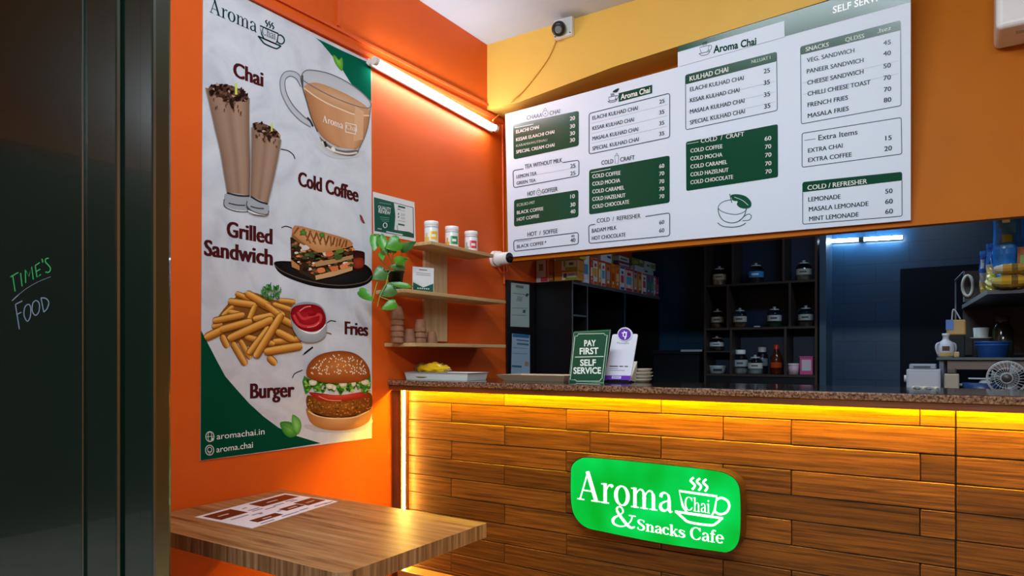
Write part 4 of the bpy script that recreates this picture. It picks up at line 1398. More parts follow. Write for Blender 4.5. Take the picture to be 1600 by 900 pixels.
def canister(px, label, c1, c2, z):
    # the jar stands where its foot is seen, on the top shelf
    base = atX(px, 380, 0.10)
    x, y = 0.10, base.y
    o = thing('spice_canister', label, 'canister', (x, y, z), 'white canisters on the top shelf')
    r = 0.036
    H = 0.098
    MB().lathe([(r * .96, 0), (r, 0.004), (r, H), (r * .92, H + .006)], (x, y, z), 28).build('body', pmat('white_canister', 'dfe0e2', 0.3), o)
    MB().lathe([(r * .97, H + .004), (r * 1.04, H + .006), (r * 1.04, H + .022), (r * .98, H + .027), (0, H + .028)], (x, y, z), 28).build('lid', pmat('white_lid', 'e8e8ea', 0.35), o)
    band = MB().lathe([(r * 1.005, H * .93), (r * 1.005, H * .97)], (x, y, z), 28)
    band.build('band', pmat('grey_band', '7c8490', 0.4), o)
    lb = MB()
    fa = math.atan2(CAM.y - y, CAM.x - x)
    for (t0, t1, z0, z1, c, rr) in [(-.2, 1.0, .28, .72, c1, 1.01), (-1.1, -.35, .1, .4, c2, 1.01), (-.9, -.6, .4, .62, c2, 1.01), (.05, .7, .42, .56, 'e8e8e8', 1.016), (-.6, .6, .08, .14, 'a8b0b4', 1.012)]:
        n = 8
        for i in range(n):
            a0, a1 = fa + t0 + (t1 - t0) * i / n, fa + t0 + (t1 - t0) * (i + 1) / n
            lb.face([(x + r * rr * math.cos(t), y + r * rr * math.sin(t), z + H * w) for t, w in ((a0, z0), (a1, z0), (a1, z1), (a0, z1))], lin(c))
    lb.build('label', INKG, o)
canister(674, 'white canister with a yellow label, left on the top shelf', 'e0b820', 'd8b840', S1)
canister(706, 'white canister with a green label, middle of the top shelf', '1f8a50', 'd8a030', S1)
canister(736, 'white canister with a red label, right on the top shelf', 'cf3a4a', '9ab0a0', S1)

# clay cups
CLAY = noise_mat('terracotta', [(0.3, '7c5036'), (0.7, '97664a')], nscale=40, rough=0.75)
def kulhad(x, y, z, name, label, group, flip=True, s=1.0):
    prof = [(0.031, 0), (0.0325, 0.0), (0.0325, 0.006), (0.0225, 0.062), (0.020, 0.066), (0.0, 0.066)]
    inner = [(0.0, 0.060), (0.018, 0.060), (0.029, 0.0), (0.031, 0.0)]
    m = MB().lathe([(r * s, h * s) for r, h in inner + prof[1:]], (x, y, z), 22)
    o = m.build(name, CLAY)
    return tag(o, label, 'clay cup', group)
def shelfpos(px, X, yref=533): return atX(px, yref, X).y
yA = shelfpos(621, 0.10)
names = ['bottom', 'second', 'third', 'fourth', 'topmost']
for i in range(5):
    kulhad(0.10, yA, S3 + 0.0285 * i, 'clay_cup', names[i] + ' upturned clay cup of the tall stack on the lowest shelf', 'clay cups on the lowest shelf')
kulhad(0.09, shelfpos(639, 0.09), S3, 'clay_cup', 'single upturned clay cup between the two cup stacks', 'clay cups on the lowest shelf', s=1.08)
yB = shelfpos(656.5, 0.11)
for i, t in enumerate(['lower', 'middle', 'upper']):
    kulhad(0.11, yB, S3 + 0.0285 * i, 'clay_cup', t + ' clay cup of the short stack next to the pine upright', 'clay cups on the lowest shelf', s=.98)
kulhad(0.11, shelfpos(674.5, 0.11), S3, 'clay_cup', 'single upturned clay cup in front of the pine upright', 'clay cups on the lowest shelf', s=.95)

# card on the middle shelf
k0 = atZ(644.5, 449.5, S2); k1 = atZ(677.5, 452.5, S2)
k0 = Vector((0.12, atX(644.5, 450, .12).y, S2)); k1 = Vector((0.16, atX(677.5, 450, .16).y, S2))
hcard = 0.128
LEAN = Vector((FWD.x * .012, FWD.y * .012, hcard))
cdp = Plane(k0, (k1 - k0).cross(LEAN))
kn = cdp.n
card = thing('tent_card', 'small white and green table card leaning on the middle shelf', 'card', (k0 + k1) / 2)
k2, k3 = k1 + LEAN, k0 + LEAN
MB().prism([k0, k1, k2, k3], kn * -0.003).build('panel', pmat('card_white', 'd8dade', 0.35), card)
cm_ = MB()
def ck(u, v, o=0.0006): return k0 + (k1 - k0) * u + (k3 - k0) * v + kn * o
cm_.face([ck(.02, .01), ck(.98, .01), ck(.98, .38), ck(.5, .20), ck(.02, .38)], lin('1d5c4a'))
for (u0, u1, v0, v1, c) in [(.28, .68, .88, .91, '5a6a70'), (.15, .85, .75, .77, '98a0a4'), (.15, .85, .68, .70, '98a0a4')]:
    cm_.face([ck(u0, v0, .001), ck(u1, v0, .001), ck(u1, v1, .001), ck(u0, v1, .001)], lin(c))
for i in range(6):
    cm_.face([ck(.22 + i * .1, .13, .001), ck(.28 + i * .1, .13, .001), ck(.28 + i * .1, .18, .001), ck(.22 + i * .1, .18, .001)], lin('cfd8d4'))
cm_.build('printed_area', INKG, card)

# pothos
pot_c = Vector((0.10, atX(617, 440, 0.10).y + 0.005, S2))
plant = thing('potted_pothos', 'trailing green pothos in a small black pot on the middle shelf', 'plant', pot_c)
MB().lathe([(0.0, 0.0), (0.05, 0.0), (0.053, 0.012), (0.050, 0.012), (0.0, 0.008)], pot_c, 24).build('saucer', pmat('black_plastic', '101214', 0.4), plant)
MB().lathe([(0.0, 0.009), (0.030, 0.009), (0.040, 0.085), (0.044, 0.085), (0.044, 0.094), (0.039, 0.094), (0.037, 0.08), (0.0, 0.078)], pot_c, 24).build('pot', pmat('black_plastic', '101214', 0.4), plant)
LEAF = noise_mat('pothos_leaf', [(0.3, '37781e'), (0.6, '4a9428'), (0.8, '74ac40')], nscale=14, rough=0.35)
LEAFD = noise_mat('pothos_leaf_dark', [(0.3, '2f5e2c'), (0.7, '4b7d3c')], nscale=14, rough=0.35)
LEAFX = (0.225, 560, 290)
def leaf(b, t, w, tt_, mat=LEAF, tilt=0.1, heart=True):
    w *= 1.25
    """a leaf blade from stalk b to tip t, w wide, all at about distance tt_"""
    p = att(560 + b[0] / 4.5, 290 + b[1] / 4.5, tt_)
    q = att(560 + t[0] / 4.5, 290 + t[1] / 4.5, tt_ - 0.03)
    wm = w / 4.5 / F * tt_
    ax = q - p
    Ln = ax.length
    ax.normalize()
    vw = (CAM - p).normalized()
    side = ax.cross(vw).normalized()
    nrm = side.cross(ax).normalized()
    side = (side + nrm * tilt).normalized()
    prof = [(0, .0), (-.04, .28), (.08, .44), (.25, .5), (.45, .46), (.65, .34), (.82, .18), (1, 0)] if heart else [(0, .05), (.2, .4), (.5, .5), (.8, .3), (1, 0)]
    m = MB()
    C, Lf, Rt = [], [], []
    for (s, h) in prof:
        droop = nrm * (-0.18 * Ln * s * s)
        c = p + ax * (Ln * max(s, 0)) + droop
        C.append(c - nrm * (0.10 * wm))
        Lf.append(p + ax * (Ln * s) + side * (wm * h) + droop)
        Rt.append(p + ax * (Ln * s) - side * (wm * h) + droop + nrm * 0.15 * wm)
    n = len(prof)
    vs = C + Lf + Rt
    fs = []
    for i in range(n - 1):
        fs += [(i, i + 1, n + i + 1, n + i), (i + 1, i, 2 * n + i, 2 * n + i + 1)]
    m.add(vs, fs, smooth=True)
    o = m.build('leaf', mat, plant)
    md = o.modifiers.new('thickness', 'SOLIDIFY')
    md.thickness = 0.0008
    return o
D = 3.2
for args in [((120, 345), (112, 462), 62, D), ((150, 352), (198, 475), 58, D - .02), ((292, 392), (188, 440), 92, D - .03), ((300, 452), (402, 396), 56, D, LEAFD), ((262, 535), (345, 515), 55, D - .03),
             ((325, 572), (218, 566), 44, D, LEAFD), ((190, 600), (100, 655), 88, D - .02, LEAFD), ((255, 722), (145, 768), 80, D - .03, LEAFD), ((8, 738), (102, 808), 58, D - .05), ((265, 826), (160, 868), 58, D - .04),
             ((385, 710), (200, 686), 34, D - .02, LEAF, .1, False), ((232, 470), (245, 395), 60, D + .02, LEAFD), ((160, 470), (175, 520), 40, D)]:
    leaf(*args)
sm = MB()
def stem(pts): sm.tube([Vector(p) for p in smoothpath([tuple(att(560 + x / 4.5, 290 + y / 4.5, D + dz)) for x, y, dz in pts], 5)], 0.0022, 6)
stem([(255, 600, .1), (225, 520, .03), (180, 420, .0), (120, 345, 0)])
stem([(255, 600, .1), (240, 500, .03), (292, 392, 0)])
stem([(255, 600, .1), (270, 560, .05), (262, 535, 0)])
stem([(250, 600, .1), (215, 610, .0), (195, 690, -.05), (150, 780, -.06), (135, 850, -.06)])
stem([(250, 600, .1), (160, 600, .0), (130, 690, -.03), (110, 760, -.04), (100, 805, -.05)])
stem([(250, 600, .1), (150, 520, .02), (160, 470, .0), (150, 352, 0)])
stem([(150, 780, -.06), (200, 800, -.05), (265, 826, -.04)])
stem([(255, 600, .1), (300, 500, .03), (300, 452, 0)])
sm.build('stem', pmat('stem_green', '6f9a3a', 0.5), plant)

# two black document frames on the wall past the corner
def frame_(outer, paper, c, label, lines):
    f = thing('document_frame', label, 'frame', atX(812, (outer[0][1] + outer[2][1]) / 2, 0.002), 'document frames on the left wall')
    pl = PXp(0.018)
    MB().prism([pl.hit(*p) for p in outer], (-0.016, 0, 0)).build('frame', pmat('black_frame', '0c0d10', 0.35), f)
    A = Art(PXp(0.0185), 0.0)
    A.poly(paper, c)
    for (x0, y0, x1, y1, w, cc_) in lines:
        A.stroke([(x0, y0), (x1, y1)], w, cc_); A.off -= A.LAY
    A.build('paper', INKG, ) if False else A.build('paper', f, INKG)
frame_([(793, 437), (836, 442), (836, 515.5), (793, 515.5)], [(798.5, 441.5), (827, 445), (827, 511.5), (797.5, 510)], 'a6b4b2', 'upper black document frame at the left end of the kitchen opening',
       [(806, 447, 818, 449, 4, '6a7a7c'), (801, 458, 824, 461, 1, '6a7a7c'), (822, 460, 825, 462, 5, '3a4a50'), (808, 466, 816, 468, 8, '8a9a9a'), (800, 481, 824, 482, 1, '7a8a8a'), (800, 492, 823, 493, 1, '7a8a8a'), (817, 486, 821, 487, 5, '4a5a60')])
frame_([(793, 516.5), (836, 516.5), (836, 588), (794, 588)], [(800, 521), (828, 523.5), (828, 586), (798.5, 585)], '9db3c8', 'lower black document frame just above the countertop',
       [(801, 524, 827, 526, 5, '2a6aa0'), (807, 531, 826, 533, 2, '4a6a88'), (808, 537, 826, 538.5, 3, '3a7a8a'), (801, 543, 824, 545, 1, '6a86a0'), (801, 552, 824, 553, 1, '6a86a0'), (800, 572, 815, 573, 3, '2a6a80'), (820, 568, 826, 569, 7, 'a08a70')])

# ------------------------------------------------------------------ on the countertop
# foil tray with a yellow packet
tr = thing('foil_tray', 'shallow grey-white foil tray on the left end of the countertop', 'tray', (0.25, 2.72, CT))
ya_, yb_ = 2.64, 2.82
xa_, xb_ = 0.015, 0.43
h_ = 0.036
m = MB()
def ringr(x0, x1, y0, y1, z): return [Vector((x0, y0, z)), Vector((x1, y0, z)), Vector((x1, y1, z)), Vector((x0, y1, z))]
R0 = ringr(xa_ + .014, xb_ - .014, ya_ + .012, yb_ - .014, CT + .0005)
R1 = ringr(xa_ + .006, xb_ - .006, ya_ + .006, yb_ - .006, CT + h_)
R2 = ringr(xa_, xb_, ya_, yb_, CT + h_ + .001)
R3 = ringr(xa_ + .009, xb_ - .009, ya_ + .009, yb_ - .009, CT + h_ + .002)
R4 = ringr(xa_ + .024, xb_ - .024, ya_ + .024, yb_ - .024, CT + .003)
L_ = [R0, R1, R2, R3, R4]
m.add([p for r in L_ for p in r], [(j * 4 + k, j * 4 + (k + 1) % 4, (j + 1) * 4 + (k + 1) % 4, (j + 1) * 4 + k) for j in range(4) for k in range(4)] + [(3, 2, 1, 0), (16, 17, 18, 19)])
m.build('tray_body', pmat('dull_foil', 'd4d9d5', 0.4, 0.0), tr)
lab = MB()
lcx = xa_ + 0.115
lab.face([(lcx + .042 * math.cos(t), ya_ + 0.0125 - 0.003 + 0.0000 - 0.0045 * (1 if 0 else 0), CT + .019 + .011 * math.sin(t)) for t in [i * math.pi / 9 for i in range(18)]], lin('6a6a2c'))
lo = lab.build('sticker', INKG, tr)
pk = bmesh.new()
bmesh.ops.create_icosphere(pk, subdivisions=4, radius=1.0)
for v in pk.verts:
    d = v.co.copy()
    nz = noise.noise(d * 2.2 + Vector((3, 1, 7))) * .45 + noise.noise(Vector((d.x * 9, d.y * 5, d.z * 3)) + Vector((1, 9, 2))) * .42
    v.co = Vector((d.x * (0.112 + .02 * nz), d.y * (0.05 + .02 * nz), max(d.z, -.55) * 0.028 * (1 + nz * 1.1)))
pk.normal_update()
pc = Vector((xa_ + 0.118, ya_ + 0.085, CT + h_ + 0.0185))
mk_ = MB()
mk_.add([pc + v.co for v in pk.verts], [[v.index for v in f.verts] for f in pk.faces], smooth=True)
pk.free()
pkt = thing('yellow_packet', 'crumpled glossy yellow packet lying across the foil tray', 'packet', pc - Vector((0, 0, 0.0165)))
mk_.build('wrapper', noise_mat('yellow_wrapper', [(0.42, '7a5f38'), (0.48, 'd8ac14'), (0.8, 'ecc61c')], nscale=9, rough=0.25, detail=2), pkt)
crm = MB()
for i in range(5):
    a_ = Vector((pc.x + .085, pc.y - .01, pc.z - .002))
    t0, t1 = -.9 + i * .36, -.9 + (i + 1) * .36
    crm.face([a_, a_ + Vector((.045 * math.cos(t0), .04 * math.sin(t0), -.008 + .008 * (i % 2))), a_ + Vector((.045 * math.cos(t1), .04 * math.sin(t1), -.008 + .008 * ((i + 1) % 2)))])
crm.build('crimped_end', pmat('foil_end', 'b9b2a4', 0.3, 0.4), pkt)
# wooden tray with paper in it
tw = thing('serving_tray', 'low pale wooden tray with white papers beside the framed documents', 'tray', (0.75, 2.83, CT))
a0_, a1_ = atZ(784, 596, CT), atZ(900, 597.5, CT)
x0_, x1_ = atY(786, 590, 2.8).x, atY(893, 590, 2.8).x
m = MB()
R0 = ringr(x0_ + .035, x1_ - .02, 2.76, 2.93, CT + .0005)
R1 = ringr(x0_, x1_, 2.735, 2.955, CT + .03)
R2 = ringr(x0_ + .01, x1_ - .01, 2.745, 2.945, CT + .03)
R3 = ringr(x0_ + .04, x1_ - .025, 2.765, 2.925, CT + .008)
L_ = [R0, R1, R2, R3]
m.add([p for r in L_ for p in r], [(j * 4 + k, j * 4 + (k + 1) % 4, (j + 1) * 4 + (k + 1) % 4, (j + 1) * 4 + k) for j in range(3) for k in range(4)] + [(3, 2, 1, 0), (12, 13, 14, 15)])
m.build('tray_body', pmat('pale_tray', 'b8a184', 0.45), tw)
for i, (px0, px1) in enumerate([(806, 838), (856, 880)]):
    u0, u1 = atY(px0, 590, 2.80).x, atY(px1, 590, 2.80).x
    o = MB().box(u0, u1, 2.80, 2.88, CT + .0085, CT + .0262, bev=.004).build('paper_stack', pmat('white_paper', 'e4e4e2', 0.6))
    tag(o, ['left stack of white papers lying in the pale wooden tray', 'right stack of white papers in the pale wooden tray, next to the green sign'][i], 'paper')

# PAY FIRST sign
tb, tt2 = 3.12, 3.17
BLp, BRp = atZ(890.5, 597, CT), atZ(943, 598.5, CT)
BLp, BRp = att(890.5, 597, 0.123 * F / 42.0), att(943, 598.4, 0.123 * F / 43.2)
BLp.z = BRp.z = CT + 0.001
TLp, TRp = att(897.5, 517.5, (BLp - CAM).dot(FWD) + 0.045), att(954, 514.5, (BRp - CAM).dot(FWD) + 0.045)
pn = (BRp - BLp).cross(TLp - BLp)
spl = Plane(BLp, pn)
TRp = spl.hit(954, 514.5)
pf = thing('counter_sign', 'dark green counter sign reading pay first self service', 'sign', (BLp + BRp) / 2)
MB().prism([BLp, BRp, TRp, TLp], spl.n * -0.006).build('panel', pmat('sign_dark_green', '114a30', 0.3), pf)
z5 = (160 / 1309.0, 870, 500)
bd = Art(spl, 0.0006).fr(*z5)
CR = 'c9d4c4'
bd.stroke([(218, 160), (682, 133), (598, 800), (155, 800)], 8, '7aa088', closed=True)
bd.stroke([(275, 178), (608, 172), (612, 192), (645, 192), (578, 745), (558, 762), (548, 782), (252, 782), (240, 765), (172, 765), (232, 205), (262, 205)], 8, CR, closed=True)
bd.stroke([(232, 474), (600, 466)], 11, CR)
bd.build('border', pf, INKG)
bt = Art(spl, 0.0010).fr(*z5)
for s, p, q, h in [('PAY', (350, 334), (500, 330), 74), ('FIRST', (292, 438), (532, 432), 78), ('SELF', (298, 584), (500, 582), 76), ('SERVICE', (212, 686), (566, 684), 78)]:
    bt.text(s, p, q, h, 'eef2ea', 0.025)
bt.build('lettering', pf, INKG)
# wedge behind it
mid = (BLp + BRp) / 2
bk = -Vector((spl.n.x, spl.n.y, 0)).normalized()
m = MB()
e_ = (BRp - BLp).normalized()
up_ = (TLp - BLp)
topm = mid + up_ * .6 + spl.n * -0.0065
m.prism([mid + e_ * -.02 + spl.n * -0.0065 + Vector((0, 0, .004)), mid + e_ * .02 + spl.n * -0.0065 + Vector((0, 0, .004)), mid + e_ * .02 + bk * .07, mid + e_ * -.02 + bk * .07], (0, 0, 0.003))
m.build('foot', pmat('sign_dark_green', '114a30', 0.3), pf)

# payment stand
B0, B1 = att(945, 593.5, 3.18), att(984, 595.5, 3.10)
B0.z = B1.z = CT + 0.012
T0 = att(957, 522, 3.24)
qpl = Plane(B0, (B1 - B0).cross(T0 - B0))
qs = thing('payment_stand', 'small white payment stand with a round purple badge on top', 'sign', (B0 + B1) / 2 - Vector((0, 0, 0.012)))
qo = rrect((712, 182), (1036, 178), (936, 782), (604, 768), 22)
a_ = Art(qpl, 0).fr(*z5)
MB().prism([a_._h(p, 0) for p in qo], qpl.n * -0.004).build('panel', pmat('stand_white', 'd4d6e4', 0.3), qs)
bdg = Art(qpl, 0).fr(*z5)
circ = lambda x, y, r, n=24: [(x + r * 1.0 * math.cos(i * 2 * math.pi / n) - .0 * r * math.sin(i * 2 * math.pi / n), y + r * .92 * math.sin(i * 2 * math.pi / n)) for i in range(n)]
b_o = MB().prism([bdg._h(p, 0.004) for p in circ(870, 182, 96)], qpl.n * -0.008).build('badge', pmat('stand_white', 'd4d6e4', 0.3), qs)
bdg.off = 0.0046
bdg.poly(circ(866, 184, 82), '5b2f9e')
bdg.stroke([(832, 165), (898, 158)], 13, 'e8e4f4')
bdg.stroke([(850, 160), (848, 205), (864, 215), (888, 208)], 13, 'e8e4f4')
bdg.stroke([(888, 160), (886, 205), (868, 245)], 15, 'e8e4f4')
bdg.stroke([(858, 140), (874, 160)], 12, 'e8e4f4')
bdg.build('emblem', b_o, INKG)
qp_ = Art(qpl, 0.0006).fr(*z5)
qp_.poly([(610, 706), (950, 712), (936, 780), (908, 780), (604, 766)], '6a3cae')
qp_.poly([(705, 715), (825, 718), (818, 752), (697, 748)], 'c8c0dc')
for (x0, y0, x1, y1, w, c) in [(672, 590, 782, 592, 12, '4a4a54'), (800, 592, 848, 593, 12, '4a4a54'), (866, 593, 910, 594, 12, '4a4a54'), (672, 618, 780, 620, 6, '8a8a96'), (670, 642, 868, 645, 6, '8a8a96'), (716, 732, 800, 735, 8, '8a7cae')]:
    qp_.stroke([(x0, y0), (x1, y1)], w, c); qp_.off -= qp_.LAY
qp_.up()
qp_.text('PhonePe', (770, 305), (922, 306), 24, '7a7a86', 0.0)
qp_.build('printed_area', qs, INKG)
m = MB()
up3 = qpl.hit(1010, 524) - B1
m.prism([B1 + qpl.n * -.006, B1 + qpl.n * -.006 + up3 * .42, B1 + Vector((qpl.n.x * -.06, qpl.n.y * -.06, -.0115))], (B0 - B1) * 0.16)
m.build('easel_leg', pmat('cream_plastic', 'c9c2b0', 0.45), qs)
m = MB()
fx = (B1 - B0).normalized()
nh_ = Vector((qpl.n.x, qpl.n.y, 0)).normalized()
m.prism([B0 + fx * .012 + Vector((0, 0, -.0115)) + nh_ * .004, B1 - fx * .004 + Vector((0, 0, -.0115)) + nh_ * .004, B1 - fx * .004 + Vector((0, 0, -.0115)) - nh_ * .03, B0 + fx * .012 + Vector((0, 0, -.0115)) - nh_ * .03], (0, 0, 0.0105))
m.build('foot', pmat('black_plastic', '101214', 0.4), qs)

# little stack of dishes behind the stand
dc = Vector((atY(1003, 590, 2.98).x, 2.98, CT))
DISH = pmat('cream_dish', 'bdb4a2', 0.4)
for i, (r, lab_) in enumerate([(.046, 'lowest'), (.047, 'second'), (.050, 'third'), (.044, 'topmost')]):
    zz = CT + i * 0.0155
    o = MB().lathe([(0, 0), (r * .7, 0), (r, .013), (r, .0148), (r * .96, .0148), (r * .68, .003), (0, .003)], (dc.x + .004 * (i % 2), dc.y, zz), 28).build('dish', DISH)
    tag(o, lab_ + ' cream dish of the stack behind the payment stand', 'dish', 'dishes stacked on the countertop')

# crumpled napkin near the right end
nc = atZ(1443, 610.5, CT)
nc.y = 3.0; nc.x = atY(1443, 610, 3.0).x
m = MB()
for i in range(7):
    t = i / 6 - .5
    z_ = CT + .001 + .007 * abs(math.sin(i * 2.1))
    m.add([(nc.x + t * .075, nc.y - .03, z_ * 1), (nc.x + (t + .17) * .075, nc.y - .028, CT + .001 + .007 * abs(math.sin((i + 1) * 2.1))), (nc.x + (t + .17) * .07, nc.y + .03, CT + .004), (nc.x + t * .07, nc.y + .03, CT + .006)], [(0, 1, 2, 3)])
o = m.build('paper_napkin', pmat('napkin_cream', 'd9d2ae', 0.8))
tag(o, 'crumpled cream napkin on the countertop in front of the white appliance', 'napkin')
md = o.modifiers.new('thickness', 'SOLIDIFY'); md.thickness = 0.001

# ------------------------------------------------------------------ black cabinet along the kitchen's left wall
CX1, CY0, CY1, CZ = 0.289, 3.955, 5.50, 1.787
BKL = pmat('black_laminate', '090b0e', 0.4, spec=0.2)
EDG = pmat('grey_edge_band', '4c5157', 0.4)
cab_ = thing('black_cabinet', 'black open-fronted storage cabinet against the left kitchen wall', 'cabinet', (0.145, 4.7, 0))
MB().box(0.004, CX1, CY0, CY0 + .018, 0, CZ - .018).build('side_panel', BKL, cab_)
MB().box(0.004, CX1, CY1 - .018, CY1, 0, CZ - .018).build('side_panel', BKL, cab_)
MB().box(0.004, CX1, CY0, CY1, CZ - .018, CZ).build('top_panel', BKL, cab_)
MB().box(0.004, 0.012, CY0 + .019, CY1 - .019, 0, CZ - .019).build('back_panel', BKL, cab_)
for yy in (4.166, 4.78):
    MB().box(0.013, CX1 - .002, yy, yy + .018, 0.02, CZ - .019).build('divider', BKL, cab_)
MB().box(0.013, CX1 - .002, CY0 + .019, 4.165, 1.556, 1.567).build('shelf', EDG, cab_)
for z_ in (0.45, 0.85, 1.2):
    MB().box(0.013, CX1 - .004, CY0 + .019, 4.165, z_, z_ + .016).build('shelf', BKL, cab_)
    MB().box(0.013, CX1 - .004, 4.185, 4.779, z_, z_ + .016).build('shelf', BKL, cab_)
    MB().box(0.013, CX1 - .004, 4.80, CY1 - .019, z_, z_ + .016).build('shelf', BKL, cab_)
MB().box(CX1 + .0002, CX1 + .003, CY0, CY1, CZ - .022, CZ).build('front_edge', EDG, cab_)
for yy, w in ((CY0, .010), (4.168, .010), (4.78, .022)):
    MB().box(CX1 + .0002, CX1 + .0035, yy, yy + w, 0, CZ - .023).build('front_edge', EDG if w < .02 else pmat('blue_grey_post', '5b7f9c', 0.35, 0.3), cab_)  # wide strip tinted blue for the bluish light falling on it

# cartons in a row along its front edge
def cY(px, X=CX1 - 0.005): return atX(px, 420, X).y
CART = print_mat('carton_print', 0.4)
def carton(x0, x1, y0, y1, z0, z1, body, marks, label, group=None, cat='carton', nm='carton'):
    m = MB()
    m.box(x0, x1, y0, y1, z0, z1, lin(body), bev=0.0015, seg=1)
    for k_, (face_, u0, u1, v0, v1, c) in enumerate(marks):
        e_ = .0007 + .0003 * k_
        if face_ == 'x':
            m.face([(x1 + e_, y0 + (y1 - y0) * u, z0 + (z1 - z0) * v) for u, v in ((u0, v0), (u1, v0), (u1, v1), (u0, v1))], lin(c))
        else:
            m.face([(x0 + (x1 - x0) * u, y0 - e_, z0 + (z1 - z0) * v) for u, v in ((u0, v0), (u1, v0), (u1, v1), (u0, v1))], lin(c))
    o = m.build(nm, CART)
    return tag(o, label, cat, group)
GR = 'cartons in a row on the black cabinet'
rowp = [(909, 921, .205, 'd0d8e0', 'e8eaee', '4a90c0', 'tall white and pale blue carton'), (922, 926.5, .185, 'c8402a', 'd86a2a', 'f0d0a0', 'narrow red carton'),
        (927, 934, .185, 'dcd6d0', 'd0432a', 'e0a020', 'white and red carton'), (935, 939, .183, 'e0a820', 'c03030', 'f0e0c0', 'narrow yellow carton'), (939.6, 946, .183, 'e4e4e8', 'c8384a', '5aa0d0', 'white carton with a red foot'),
        (946.8, 954, .18, 'cc7a3c', 'b04a30', 'b8a0b0', 'dull orange and lilac carton'), (955, 961, .178, 'd07020', 'e8802a', 'c04020', 'plain bright orange carton'), (961.8, 968, .178, 'd8782a', 'c8601c', 'f0c080', 'orange carton with a pale foot'),
        (969, 976, .178, 'd4dae4', '3a4a90', 'c04050', 'white carton with blue letters'), (977, 989, .176, 'd8b8b8', 'b02a40', '4aa8c8', 'wide pink carton with a blue panel'), (990, 996, .172, 'b08a80', '8a3a40', 'c8a070', 'brownish pink carton'),
        (997, 1002.5, .17, 'd0802c', 'a83038', 'e0b060', 'orange carton with a red top'), (1003.5, 1010, .17, 'e0e2e8', 'a03a60', 'c84a60', 'bright white carton with a red foot'), (1010.8, 1016, .168, '3a7090', 'b03a58', '4a8a6a', 'blue carton with a red top'),
        (1016.8, 1021.5, .167, '3f7a98', 'b83c5c', '7a9a50', 'blue and green carton with a red top'), (1022, 1024.8, .166, 'c4ccd8', 'b0405c', '6a90b0', 'thin pale carton near the far end'), (1025, 1029.5, .165, 'a03a48', '8a2a3c', 'c86a6a', 'dark red carton at the far end')]
rr_ = random.Random(3)
rowY = []
for i, (p0, p1, hh, c0, c1, c2, nm_) in enumerate(rowp):
    y0, y1 = cY(p0), cY(p1)
    rowY.append((y0, y1, hh))
    carton(CX1 - .165 + rr_.uniform(0, .01), CX1 - .005, y0 + .001, y1 - .001, CZ + .0004, CZ + hh, c0,
           [('x', .0, 1.0, .90, .985, c1), ('x', .1, .9, .02, .12, c1), ('x', .15, .8, .30, .62, c2), ('x', .25, .7, .68, .80, c1), ('x', .3, .6, .16, .25, 'ece6e0'),
            ('y', .1, .9, .3, .7, c2), ('y', .1, .9, .85, .97, c1)], nm_ + ', %s in the row on the black cabinet' % ['first', 'second', 'third', 'fourth', 'fifth', 'sixth', 'seventh', 'eighth', 'ninth', 'tenth', 'eleventh',
            'twelfth', 'thirteenth', 'fourteenth', 'fifteenth', 'sixteenth', 'seventeenth'][i], GR)
# cartons at the near end
Yn = CY0 + .01
def bx(px0, px1, py0, py1, Y, depth, body, marks, label, zb=None, **k):
    a, b = atY(px0, py1, Y), atY(px1, py0, Y)
    z0 = a.z if zb is None else zb
    return carton(max(a.x, .012), b.x, Y, Y + depth, z0 + .0004, max(b.z, z0 + .02), body, marks, label, **k)
bx(831, 856, 397, 440, Yn, .10, 'cdc6cc', [('y', .82, .99, .02, .98, 'c84a40'), ('y', .25, .6, .42, .66, '8a6a4a'), ('y', .4, .95, .02, .18, 'c83a44'), ('y', .1, .5, .8, .9, 'b8a8b0')],
   'tall white and red carton at the near left end of the black cabinet', CZ)
lw_ = bx(866, 901.5, 423, 438, Yn, .10, 'c8862c', [('y', .35, .98, .1, .92, 'd4dce0'), ('y', .5, .98, .08, .35, '7aa83a'), ('y', .42, .56, .3, .8, '6a4a3a'), ('y', .62, .9, .55, .75, 'c89a8a')],
   'orange and white packet, lower of two stacked on the near cabinet corner', CZ, nm='packet', cat='packet')
z_lo = max(v[2] for v in lw_.bound_box)
up2 = bx(865, 902, 404.5, 420, Yn, .10, 'c07a2a', [('y', .35, .98, .1, .92, 'd4dce0'), ('y', .5, .98, .06, .35, '9ab82a'), ('y', .42, .52, .4, .9, '8ab03a'), ('y', .66, .84, .5, .75, '5a6a7a')],
   'orange and white packet, upper of two stacked on the near cabinet corner', z_lo + .0004, nm='packet', cat='packet')
z_up = max(v[2] for v in up2.bound_box)
bx(866, 886, 393, 404, Yn, .09, 'a8a8c0', [('y', .0, .1, 0, 1, 'e0e0e4'), ('y', .2, .8, .3, .7, 'b8b4cc')], 'lilac carton on top of the stacked packets', z_up + .0004)
bx(887, 906, 390, 404, Yn, .09, 'c8a828', [('y', .1, .45, .2, .9, '3a7a50'), ('y', .5, .85, .1, .6, 'e0d040'), ('y', .75, 1.0, .5, 1.0, 'c03a2a')], 'yellow and green carton on top of the stacked packets', z_up + .0004)
bx(857, 864.5, 405, 439, Yn + .015, .08, 'a8582a', [('y', .1, .9, .1, .3, 'c89a6a'), ('y', .1, .9, .5, .9, 'c0642a')], 'narrow brown orange carton behind the stacked packets', CZ)
